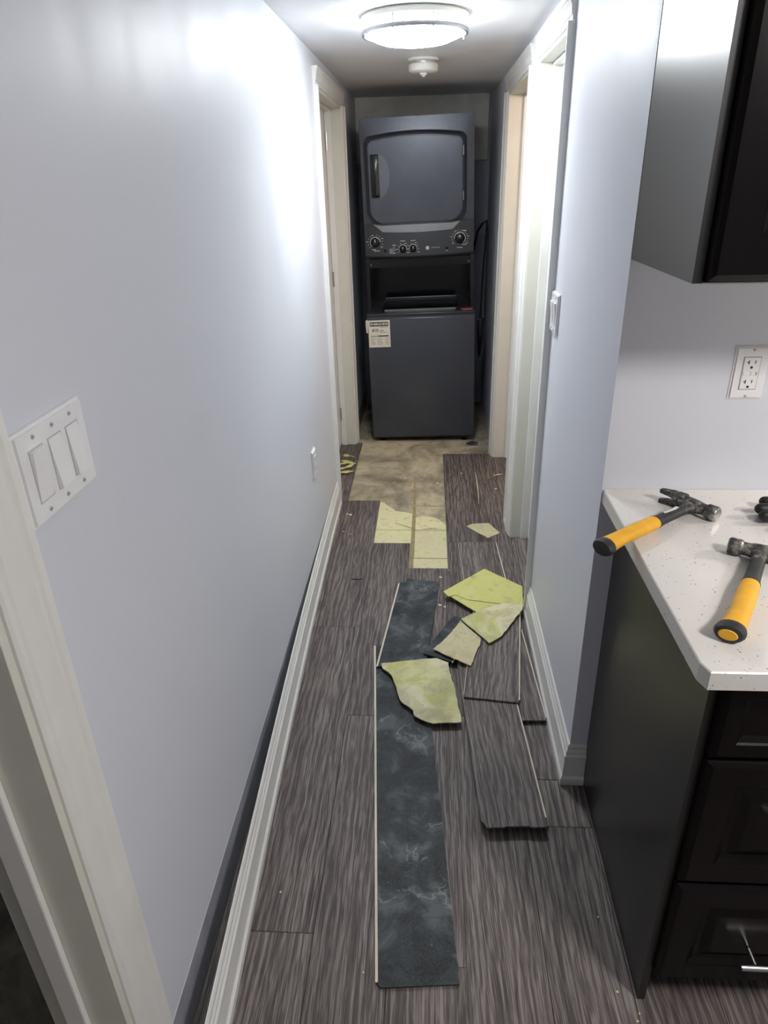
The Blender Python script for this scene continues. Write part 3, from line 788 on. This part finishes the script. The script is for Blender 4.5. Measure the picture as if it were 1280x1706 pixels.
def bar_handle(parent, x0, x1, y, z, stand_to):
    e = obj('handle', tube([(x0, y, z), (x1, y, z)], 0.0058, 14), 'chrome', parent, smooth=True)
    obj('handle_post', tube([(x0 + 0.028, y, z), (x0 + 0.028, stand_to, z)], 0.004, 10), 'chrome', e, smooth=True)
    obj('handle_post', tube([(x1 - 0.028, y, z), (x1 - 0.028, stand_to, z)], 0.004, 10), 'chrome', e, smooth=True)
FY = 0.874          # face frame plane
bc = empty('base_cabinet', (0.443, FY, 0)); tag(bc, 'dark espresso base cabinet with three drawers under the counter', 'cabinet')
ox, oy = 0.443, FY
def rel(bm, o): bmesh.ops.translate(bm, verts=bm.verts[:], vec=(-o[0], -o[1], 0)); return bm
pb = B(); bx(pb, 0.443, 0.458, FY, YK - 0.001, 0.001, 0.884)
obj('side_panel', rel(pb, (ox, oy)), 'espresso_side', bc)
cb = B(); bx(cb, 0.4585, 0.90, FY + 0.0005, YK - 0.001, 0.105, 0.884)
obj('carcass', rel(cb, (ox, oy)), 'espresso', bc)
kb = B(); bx(kb, 0.4585, 0.90, FY + 0.07, FY + 0.085, 0.001, 0.104)
obj('toe_kick', rel(kb, (ox, oy)), 'espresso', bc)
for z0, z1 in ((0.703, 0.868), (0.398, 0.697), (0.108, 0.392)):
    d = raised_front('drawer_front', bc, 0.459 - ox, 0.897 - ox, z0, z1, -0.0205, fr=0.050)
    zc = (z0 + z1) / 2 - (0.03 if z0 < 0.2 else 0.0)
    bar_handle(d, 0.592 - ox, 0.764 - ox, -0.054, zc if z0 > 0.2 else 0.214, -0.018)
bc2 = empty('base_cabinet', (0.901, FY, 0)); tag(bc2, 'dark espresso base cabinet with doors beside the drawer unit, outside the view', 'cabinet')
obj('carcass', box(0.0005, 0.60, 0.0005, YK - FY - 0.001, 0.105, 0.884), 'espresso', bc2)
obj('toe_kick', box(0.0005, 0.60, 0.07, 0.085, 0.001, 0.104), 'espresso', bc2)
for a, b in ((0.004, 0.298), (0.302, 0.596)):
    d = raised_front('door', bc2, a, b, 0.108, 0.868, -0.0205, fr=0.058)
# counter
CT = 0.917
bm = prism([(0.4005, 0.836), (0.4085, 0.812), (1.52, 0.812), (1.52, YK - 0.0008), (0.4005, YK - 0.0008)], XY, 0.8845, CT)
es = [e for e in bm.edges if all(v.co.z > CT - 1e-4 for v in e.verts)]
bmesh.ops.bevel(bm, geom=es, offset=0.002, segments=1, affect='EDGES')
ct = obj('countertop', bm, 'quartz'); tag(ct, 'white speckled quartz countertop holding the hammers', 'countertop')
# upper cabinet
uc = empty('upper_cabinet', (0.398, 1.110, 1.415)); tag(uc, 'dark espresso wall cabinet hanging above the counter', 'cabinet')
UZ = CZ - 1.415 - 0.002
obj('side_panel', box(0, 0.0145, 0.001, YK - 1.111, 0, UZ), 'espresso_side', uc)
obj('carcass', box(0.015, 0.80, 0.0015, YK - 1.111, 0.001, UZ), 'espresso', uc)
obj('light_rail', box(0.015, 0.80, 0.003, YK - 1.111, -0.001, 0.0009), 'beige_wall', uc)
raised_front('door', uc, 0.0165, 0.405, 0.004, UZ - 0.01, -0.020, fr=0.062)
raised_front('door', uc, 0.408, 0.798, 0.004, UZ - 0.01, -0.020, fr=0.062)

# ------------------------------------------------------------------ hammers and glove
def hammer(loc, ang, flip, label):
    """local: handle along +x from butt, head axis along y (face towards +y*flip), lying on its side"""
    e = empty('hammer', loc, (0, 0, math.radians(ang))); tag(e, label, 'hammer', 'hammers on the counter')
    s = flip
    # grip: oval sections
    def oval_tube(st, seg=20):
        bm = B(); rows = []
        for x, cy, ry, rz in st:
            rows.append([bm.verts.new((x, s * (cy + ry * math.cos(2 * math.pi * k / seg)), rz * math.sin(2 * math.pi * k / seg))) for k in range(seg)])
        for a, b in zip(rows, rows[1:]):
            for k in range(seg): bm.faces.new((a[k], a[(k + 1) % seg], b[(k + 1) % seg], b[k]))
        bm.faces.new(rows[0]); bm.faces.new(rows[-1])
        bmesh.ops.recalc_face_normals(bm, faces=bm.faces[:])
        return bm
    obj('grip', oval_tube([(0.010, 0.005, 0.021, 0.0155), (0.03, 0.003, 0.0185, 0.0145), (0.06, 0.001, 0.0165, 0.0138), (0.10, 0.0, 0.0165, 0.0138), (0.13, 0.0, 0.0165, 0.0138), (0.160, 0, 0.0158, 0.0130), (0.166, 0, 0.0152, 0.0124)]), 'grip_yellow', e, smooth=True)
    cap = obj('end_cap', oval_tube([(-0.008, 0.007, 0.015, 0.010), (-0.006, 0.0065, 0.0205, 0.0145), (0.0, 0.006, 0.0235, 0.0158), (0.008, 0.005, 0.0225, 0.0160), (0.0125, 0.005, 0.0215, 0.0157)]), 'grip_black', e, smooth=True)
    if flip > 0:
        obj('cap_insert', oval_tube([(-0.0092, 0.007, 0.013, 0.0085), (-0.0078, 0.007, 0.0145, 0.0095)]), 'grip_yellow', cap, smooth=True)
    obj('collar', oval_tube([(0.164, 0, 0.0158, 0.0130), (0.169, 0, 0.0156, 0.0128), (0.174, 0, 0.0140, 0.0115), (0.205, 0, 0.0130, 0.0100), (0.250, 0, 0.0125, 0.0098), (0.253, 0, 0.0110, 0.0090)]), 'grip_black', e, smooth=True)
    sh = obj('shaft', oval_tube([(0.205, 0, 0.0110, 0.0085), (0.24, 0, 0.0105, 0.0082), (0.268, 0, 0.0125, 0.0095), (0.282, 0, 0.017, 0.011)]), 'hammer_steel', e, smooth=True)
    if flip < 0: obj('sticker', prism([(0.196, 0.001), (0.228, -0.001), (0.244, 0.001), (0.243, 0.008), (0.222, 0.006), (0.200, 0.007)], XY, 0.0094, 0.0103), 'paper', sh)
    # head body
    hx = 0.294
    def yl(prof, seg=24, bm=None):
        bm = bm or B(); rows = []
        for y, rx, rz, cx in prof:
            rows.append([bm.verts.new((hx + cx + rx * math.cos(2 * math.pi * k / seg), s * y, rz * math.sin(2 * math.pi * k / seg))) for k in range(seg)])
        for a, b in zip(rows, rows[1:]):
            for k in range(seg): bm.faces.new((a[k], a[(k + 1) % seg], b[(k + 1) % seg], b[k]))
        bm.faces.new(rows[0]); bm.faces.new(rows[-1])
        bmesh.ops.recalc_face_normals(bm, faces=bm.faces[:])
        return bm
    hd = obj('head', yl([(-0.030, 0.0135, 0.0145, 0.001), (-0.014, 0.0170, 0.0150, 0), (0.010, 0.0165, 0.0140, 0), (0.022, 0.0125, 0.0125, 0), (0.030, 0.0125, 0.0125, 0), (0.034, 0.0156, 0.0156, 0), (0.051, 0.0162, 0.0162, 0), (0.0545, 0.0145, 0.0145, 0)]), 'hammer_steel', e, smooth=True)
    obj('striking_face', yl([(0.0540, 0.0142, 0.0142, 0), (0.0562, 0.0128, 0.0128, 0)]), 'face_steel', hd, smooth=True)
    # claw: two tapering prongs, one above the other as the hammer lies on its side
    for sg in (-1, 1):
        st = [(-0.020, 0.001, 0.0070, 0.0130, 0.0075), (-0.036, 0.001, 0.0085, 0.0120, 0.0068), (-0.052, -0.002, 0.0102, 0.0095, 0.0056), (-0.066, -0.006, 0.0112, 0.0070, 0.0050), (-0.074, -0.009, 0.0116, 0.0045, 0.0045)]
        bm = B(); rows = []
        for y, dx, zc, tx, tz in st:
            zc *= 1.0
            rows.append([bm.verts.new((hx + dx + a * tx, s * y, sg * zc + b * tz)) for a, b in ((-1, -1), (1, -1), (1, 1), (-1, 1))])
        for a, b in zip(rows, rows[1:]):
            for k in range(4): bm.faces.new((a[k], a[(k + 1) % 4], b[(k + 1) % 4], b[k]))
        bm.faces.new(rows[0]); bm.faces.new(rows[-1])
        bmesh.ops.recalc_face_normals(bm, faces=bm.faces[:])
        bmesh.ops.bevel(bm, geom=bm.edges[:], offset=0.001, segments=1, affect='EDGES')
        obj('claw', bm, 'hammer_steel', hd)
    return e
hammer((0.326, 1.158, CT + 0.0166), 38.0, -1, 'yellow-handled claw hammer with its butt overhanging the counter edge')
hammer((0.465, 0.884, CT + 0.0166), 60.0, 1, 'yellow-handled claw hammer lying fully on the counter near its front')
# glove
gl = empty('work_glove', (0.808, 1.305, CT)); tag(gl, 'black rubber work glove at the right end of the counter', 'glove')
bm = B()
r = bmesh.ops.create_icosphere(bm, subdivisions=3, radius=1.0)
for v in r['verts']: v.co = Vector((v.co.x * 0.060, v.co.y * 0.050, v.co.z * 0.016 + 0.0170))
for tip, root, rad in (((-0.098, 0.047, 0.020), (-0.03, 0.03, 0.018), 0.0125), ((-0.122, 0.010, 0.021), (-0.04, 0.012, 0.018), 0.0130),
                       ((-0.125, -0.016, 0.018), (-0.04, -0.010, 0.018), 0.0130), ((-0.085, -0.044, 0.016), (-0.03, -0.032, 0.017), 0.0115), ((-0.03, 0.085, 0.016), (0.015, 0.03, 0.017), 0.0120)):
    p, q = Vector(root), Vector(tip)
    d = (q - p).normalized()
    tube([p, p.lerp(q, 0.4), p.lerp(q, 0.8), q, q + d * rad * 0.5, q + d * rad * 0.85, q + d * rad], [rad * 1.05, rad, rad * 0.95, rad * 0.92, rad * 0.8, rad * 0.5, rad * 0.1], 14, bm)
tube([(0.04, 0, 0.017), (0.075, 0, 0.018), (0.12, 0, 0.019)], [0.040, 0.036, 0.045], 20, bm, flat=0.36)
obj('shell', bm, 'glove', gl, smooth=True)
obj('cuff', tube([(0.119, 0, 0.0195), (0.128, 0, 0.0195)], [0.046, 0.046], 20, flat=0.38), 'black_rubber', gl, smooth=True)

# ------------------------------------------------------------------ stacked washer and dryer
HW = 0.332
lc = empty('laundry_center', (-0.036 - HW, 4.286, -PT + 0.0005), (0, math.radians(-1.25), 0))
tag(lc, 'dark grey stacked washer and dryer unit at the end of the hallway', 'washer dryer')
X0 = HW                                       # local x of the unit's centre line
def P(name, bm, mat, parent=lc, smooth=False):
    return obj(name, bm, mat, parent, smooth=smooth)
wbody = P('washer_body', box(0, 2 * HW, 0, 0.72, 0.030, 0.806, 0.010, 3), 'graphite', smooth=True)
P('base_rail', box(0.02, 2 * HW - 0.02, 0.012, 0.70, 0.022, 0.030), 'black_rubber', lc)
for fx in (0.06, 2 * HW - 0.06):
    for fy in (0.06, 0.66):
        ln = -0.002 - 0.0218 * fx / 1.0
        P('foot', lathe([(0, ln), (0.022, ln), (0.022, ln + 0.008), (0.010, ln + 0.012), (0.010, 0.0225), (0, 0.0225)], 18, center=(fx, fy, 0)), 'black_rubber', lc, True)
deck = P('washer_deck', box(0.001, 2 * HW - 0.001, -0.004, 0.72, 0.810, 0.832, 0.006, 3), 'graphite_dark', smooth=True)
P('front_lip', box(0.002, 2 * HW - 0.002, -0.006, 0.010, 0.8065, 0.8095), 'silver')
lid = P('washer_lid', box(0.095, 2 * HW - 0.098, 0.055, 0.36, 0.8325, 0.848, 0.006, 3), 'black_gloss', smooth=True)
P('lid_handle', box(0.11, 2 * HW - 0.115, 0.046, 0.0545, 0.833, 0.846, 0.002, 1), 'silver', lid)
P('deck_rail', box(0.095, 2 * HW - 0.098, 0.385, 0.40, 0.833, 0.868, 0.004, 2), 'graphite_dark', lid)
wl = P('warning_label', box(2 * HW - 0.082, 2 * HW - 0.012, 0.02, 0.11, 0.8324, 0.8330), 'red_label', deck)
P('label_text', box(2 * HW - 0.076, 2 * HW - 0.018, 0.028, 0.040, 0.8331, 0.8334), 'print_white', deck)
DYF = 0.118                                  # dryer front plane
for sx0, sx1 in ((0.004, 0.024), (2 * HW - 0.024, 2 * HW - 0.004)):
    P('side_bracket', prism([(0.10, 0.8325), (0.72, 0.8325), (0.72, 1.16), (DYF + 0.01, 1.16), (DYF + 0.005, 1.11)], YZ, sx0, sx1), 'black_gloss')
P('rear_panel', box(0.024, 2 * HW - 0.024, 0.52, 0.54, 0.8325, 1.16), 'black_gloss')
und = P('under_rail', box(0.012, 2 * HW - 0.012, DYF + 0.008, DYF + 0.03, 1.085, 1.135), 'black_gloss')
for sx in (0.035, 2 * HW - 0.035):
    P('screw', lathe([(0, 0), (0.005, 0), (0.004, 0.0022), (0, 0.003)], 12, center=(sx, DYF + 0.0078, 1.102), axis='y'), 'silver', und)
DX0, DX1 = 0.006, 2 * HW - 0.006
P('dryer_body', box(DX0, DX1, DYF + 0.012, 0.72, 1.137, 1.882, 0.008, 2), 'graphite', smooth=True)
# fascia around the door with an opening
def door_outline(inset=0.0, n=10):
    xl, xr, zb, zt = X0 - 0.285 + inset, X0 + 0.262 - inset, 1.331 + inset, 1.792 - inset
    pts = []
    # bottom: wide chamfer-like corners
    c = 0.085 - inset * .4
    for k in range(n + 1):
        a = math.pi + k / n * math.pi / 2
        pts.append((xl + c + c * math.cos(a), zb + c * 0.95 + c * 0.95 * math.sin(a)))
    for k in range(n + 1):
        a = 1.5 * math.pi + k / n * math.pi / 2
        pts.append((xr - c + c * math.cos(a), zb + c * 0.95 + c * 0.95 * math.sin(a)))
    c2 = 0.036 - inset * .3
    for k in range(n + 1):
        a = k / n * math.pi / 2
        pts.append((xr - c2 + c2 * math.cos(a), zt - 0.018 - c2 + c2 * math.sin(a)))
    m = 12
    for k in range(1, m):
        u = k / m; xx = xr - c2 + (xl - xr + 2 * c2) * u
        pts.append((xx, zt - 0.018 + 0.018 * (1 - (2 * u - 1) ** 2)))
    for k in range(n + 1):
        a = math.pi / 2 + k / n * math.pi / 2
        pts.append((xl + c2 + c2 * math.cos(a), zt - 0.018 - c2 + c2 * math.sin(a)))
    return pts
def fascia():
    bm = B()
    inner = door_outline(-0.006); mid = door_outline(-0.022)
    n = len(inner)
    x0, x1, z0, z1 = DX0, DX1, 1.331, 1.882
    cx, cz = X0 - 0.01, 1.57
    def to_rect(p):
        dx, dz = p[0] - cx, p[1] - cz
        ks = []
        if dx > 1e-9: ks.append((x1 - cx) / dx)
        if dx < -1e-9: ks.append((x0 - cx) / dx)
        if dz > 1e-9: ks.append((z1 - cz) / dz)
        if dz < -1e-9: ks.append((z0 - cz) / dz)
        k = min(ks); return (cx + dx * k, cz + dz * k)
    rect = [to_rect(p) for p in mid]
    # snap nearest points to the rectangle's corners
    for c in ((x0, z0), (x1, z0), (x1, z1), (x0, z1)):
        i = min(range(n), key=lambda q: (rect[q][0] - c[0]) ** 2 + (rect[q][1] - c[1]) ** 2)
        rect[i] = c
    clampz = lambda p: (p[0], max(p[1], z0))
    L = [[bm.verts.new((p[0], DYF + 0.012, p[1])) for p in rect],
         [bm.verts.new((p[0], DYF, p[1])) for p in rect],
         [bm.verts.new((clampz(p)[0], DYF - 0.002, clampz(p)[1])) for p in mid],
         [bm.verts.new((clampz(p)[0], DYF + 0.014, clampz(p)[1])) for p in inner]]
    for a, b in zip(L, L[1:]):
        for i in range(n):
            try: bm.faces.new((a[i], a[(i + 1) % n], b[(i + 1) % n], b[i]))
            except Exception: pass
    bmesh.ops.recalc_face_normals(bm, faces=bm.faces[:])
    return bm
P('dryer_fascia', fascia(), 'graphite')
P('door_gasket', prism(door_outline(-0.0058), XZ, DYF + 0.0112, DYF + 0.006), 'black_rubber')
bm = prism(door_outline(0.001), XZ, DYF + 0.0055, DYF - 0.012)
es = [e for e in bm.edges if all(v.co.y < DYF - 0.011 for v in e.verts)]
bmesh.ops.bevel(bm, geom=es, offset=0.006, segments=3, affect='EDGES')
door = P('dryer_door', bm, 'graphite_door')
# handle: dark slot with crescent scoop
scoop = []
for k in range(15):
    a = -math.pi / 2 + math.pi * k / 14
    scoop.append((X0 - 0.222 + 0.060 * math.cos(a), 1.588 + 0.112 * math.sin(a)))
bm = prism(scoop, XZ, DYF - 0.0115, DYF - 0.0135)
P('handle_scoop', bm, 'silver_soft', door)
P('handle_slot', box(X0 - 0.272, X0 - 0.222, DYF - 0.0145, DYF - 0.008, 1.474, 1.702, 0.005, 2), 'black_gloss', door, True)
P('handle_grip', prism([(X0 - 0.243, 1.49), (X0 - 0.226, 1.49), (X0 - 0.226, 1.65), (X0 - 0.232, 1.66), (X0 - 0.240, 1.60)], XZ, DYF - 0.0145, DYF - 0.0165), 'graphite_dark', door)
for hz in (1.70, 1.465):
    P('hinge', box(X0 + 0.2615, X0 + 0.267, DYF - 0.0125, DYF - 0.004, hz - 0.024, hz + 0.024, 0.001, 1), 'silver', door)
# control panel: slightly bowed, bottom edge curved
bm = B(); nn = 24; rows = []
for k in range(nn + 1):
    u = k / nn; xx = DX0 + (DX1 - DX0) * u; bow = 1 - (2 * u - 1) ** 2
    rows.append([bm.verts.new(p) for p in ((xx, DYF + 0.02, 1.3305), (xx, DYF - 0.002 - 0.004 * bow, 1.3305), (xx, DYF - 0.014 - 0.012 * bow, 1.160 - 0.010 * bow), (xx, DYF - 0.008 - 0.012 * bow, 1.150 - 0.010 * bow), (xx, DYF + 0.02, 1.140))])
for a, b in zip(rows, rows[1:]):
    for i in range(5): bm.faces.new((a[i], a[(i + 1) % 5], b[(i + 1) % 5], b[i]))
bm.faces.new(rows[0]); bm.faces.new(rows[-1])
bmesh.ops.recalc_face_normals(bm, faces=bm.faces[:])
cp = P('control_panel', bm, 'graphite_dark', lc, True)
def panel_y(x, z):
    u = (x - DX0) / (DX1 - DX0); bow = 1 - (2 * u - 1) ** 2
    a = (1.3305 - z) / (1.3305 - 1.160 + 0.010 * bow)
    return DYF - 0.002 - 0.004 * bow - a * (0.012 + 0.008 * bow)
# silver grip strip under the door
bm = B(); top, bot, n = [], [], 20
for k in range(n + 1):
    u = k / n; bow = 1 - (2 * u - 1) ** 2
    xt = X0 - 0.272 + 0.520 * u; xb = X0 - 0.215 + 0.415 * u
    zt = 1.333 - 0.010 * min(1, bow * 3); zb = 1.288 - 0.008 * bow
    top.append((bm.verts.new((xt, panel_y(xt, zt) - 0.001, zt)), bm.verts.new((xt, panel_y(xt, zt) - 0.006, zt))))
    bot.append((bm.verts.new((xb, panel_y(xb, zb) - 0.001, zb)), bm.verts.new((xb, panel_y(xb, zb) - 0.0035, zb))))
for k in range(n):
    bm.faces.new((top[k][1], top[k + 1][1], bot[k + 1][1], bot[k][1]))
    bm.faces.new((top[k][0], top[k + 1][0], top[k + 1][1], top[k][1]))
    bm.faces.new((bot[k][1], bot[k + 1][1], bot[k + 1][0], bot[k][0]))
bm.faces.new((top[0][0], top[0][1], bot[0][1], bot[0][0])); bm.faces.new((top[-1][1], top[-1][0], bot[-1][0], bot[-1][1]))
bmesh.ops.recalc_face_normals(bm, faces=bm.faces[:])
P('grip_strip', bm, 'silver', lc)
def knob(x, z, r, ticks):
    y = panel_y(X0 + x, z)
    k = P('knob', lathe([(0, 0), (r, 0), (r, 0.004), (r * 0.80, 0.006), (r * 0.74, 0.022), (r * 0.6, 0.025), (0, 0.025)], 28, center=(X0 + x, y + 0.001, z), axis='y'), 'black_gloss', cp, True)
    # rim ring and tick marks are print on the panel
    bm = B()
    lathe([(r * 0.98, -0.002), (r * 1.10, -0.002), (r * 1.10, 0.0012), (r * 0.98, 0.0012), (r * 0.98, -0.002)], 28, bm, (X0 + x, y, z), 'y')
    bx(bm, X0 + x - 0.0016, X0 + x + 0.0016, y - 0.0252, y - 0.0238, z + r * 0.05, z + r * 0.62)
    P('knob_ring', bm, 'print_white', cp)
    bm = B()
    for i in range(ticks):
        a = math.radians(-40 + 260 * i / (ticks - 1)); rr = r * 1.42
        cx_, cz_ = X0 + x + rr * math.cos(a), z + rr * math.sin(a)
        ln = 0.014 if i % 3 == 0 else 0.005
        s = 1 if math.cos(a) > 0 else -1
        yy = panel_y(cx_, cz_)
        bx(bm, min(cx_, cx_ + s * ln), max(cx_, cx_ + s * ln), yy - 0.0022, yy + 0.001, cz_ - 0.0012, cz_ + 0.0012)
    P('dial_print', bm, 'print_white', cp)
knob(-0.263, 1.232, 0.029, 12); knob(0.243, 1.236, 0.031, 16); knob(-0.098, 1.190, 0.0225, 8); knob(-0.036, 1.190, 0.0225, 8)
for bx_, in ((-0.205,), (0.165,)):
    P('button', lathe([(0, 0), (0.008, 0), (0.008, 0.006), (0.006, 0.008), (0, 0.008)], 18, center=(X0 + bx_, panel_y(X0 + bx_, 1.184) + 0.001, 1.184), axis='y'), 'black_gloss', cp, True)
bm = B()
for (a, b, z) in ((-0.178, -0.158, 1.190), (-0.178, -0.158, 1.180), (-0.178, -0.158, 1.170), (-0.16, -0.14, 1.213), (-0.155, -0.148, 1.203), (-0.155, -0.148, 1.192), (-0.155, -0.148, 1.181), (-0.157, -0.143, 1.168),
                  (-0.113, -0.083, 1.2345), (-0.05, -0.022, 1.2345), (-0.285, -0.26, 1.192), (-0.272, -0.238, 1.184), (0.158, 0.172, 1.171), (0.256, 0.283, 1.200), (0.258, 0.282, 1.277), (0.225, 0.258, 1.184)):
    y = panel_y(X0 + a, z)
    bx(bm, X0 + a, X0 + b, y - 0.0022, y + 0.001, z - 0.0014, z + 0.0014)
P('panel_print', bm, 'print_white', cp)
# round monogram and maker's lettering
ly = panel_y(X0 + 0.05, 1.19)
P('logo_disc', lathe([(0, 0), (0.0105, 0), (0.0105, 0.0018), (0, 0.0018)], 28, center=(X0 + 0.050, ly + 0.0005, 1.190), axis='y'), 'print_white', cp)
P('logo_letters', stand(text_bm('GE', 0.0105, 0.0004), X0 + 0.050, ly - 0.0018, 1.190), 'print_black', cp)
P('maker_lettering', stand(text_bm('GE APPLIANCES', 0.0072, 0.0004), X0 + 0.097, panel_y(X0 + 0.1, 1.19) - 0.001, 1.1905), 'print_white', cp)
# energy label on the washer front
lw0, lw1, lz0, lz1 = 0.008, 0.142, 0.628, 0.793
pl = P('energy_label', box(lw0, lw1, -0.0012, -0.0002, lz0, lz1), 'paper')
P('label_curl', prism([(-0.004, 0.718), (0.004, 0.718), (0.006, 0.797), (-0.006, 0.793), (-0.007, 0.758)], XZ, 0.004, -0.003), 'paper')
P('header_band', box(lw0 + 0.010, lw1 - 0.010, -0.0016, -0.0012, lz1 - 0.036, lz1 - 0.010), 'print_black', pl)
P('header_text', stand(text_bm('ENERGUIDE', 0.0200, 0.0002, 0.0006), (lw0 + lw1) / 2, -0.0018, lz1 - 0.0235), 'print_white', pl)
P('rating_text', stand(text_bm('810', 0.026, 0.0002, 0.0004), lw0 + 0.042, -0.0016, lz1 - 0.062), 'print_black', pl)
P('unit_text', stand(text_bm('kWh', 0.011, 0.0002, 0.0003), lw0 + 0.082, -0.0016, lz1 - 0.064), 'print_black', pl)
bm = B(); bx(bm, lw0 + 0.060, lw1 - 0.010, -0.0016, -0.0012, lz1 - 0.099, lz1 - 0.092)
P('scale_bar', bm, 'print_black', pl)
bm = B(); bx(bm, lw0 + 0.012, lw0 + 0.060, -0.0016, -0.0012, lz1 - 0.099, lz1 - 0.094)
for i, (a, b) in enumerate(((0.012, 0.042), (0.052, 0.088), (0.100, 0.128))):
    for k in range(5): bx(bm, lw0 + a, lw0 + b - 0.004 * (k % 3), -0.0016, -0.0012, lz1 - 0.111 - 0.009 * k, lz1 - 0.1085 - 0.009 * k)
bx(bm, lw0 + 0.07, lw1 - 0.014, -0.0016, -0.0012, lz1 - 0.076, lz1 - 0.073); bx(bm, lw0 + 0.07, lw1 - 0.01, -0.0016, -0.0012, lz1 - 0.043, lz1 - 0.040)
P('fine_print', bm, 'print_grey', pl)

# cords beside the unit
o = obj('power_cord', tube([(0.285, 4.98, 0.96), (0.292, 4.95, 1.10), (0.315, 4.90, 1.24), (0.345, 4.88, 1.29), (0.372, 4.87, 1.31), (0.376, 4.88, 1.25), (0.362, 4.86, 1.05), (0.352, 4.80, 0.85), (0.345, 4.78, 0.70)], 0.008, 10), 'black_rubber', smooth=True)
tag(o, 'black power cord arching beside the dryer', 'cord')
pts = []
for i in range(60):
    a = i / 59 * 5.5 * math.pi
    pts.append((0.338 + 0.014 * math.cos(a * 0.5), 4.62 + 0.035 * math.sin(a) + 0.0006 * i, 0.64 + 0.10 * math.cos(a) - 0.0012 * i))
o = obj('drain_hose', tube(pts, 0.0065, 8), 'black_rubber', smooth=True); tag(o, 'coiled black hose hanging between the washer and the wall', 'hose')
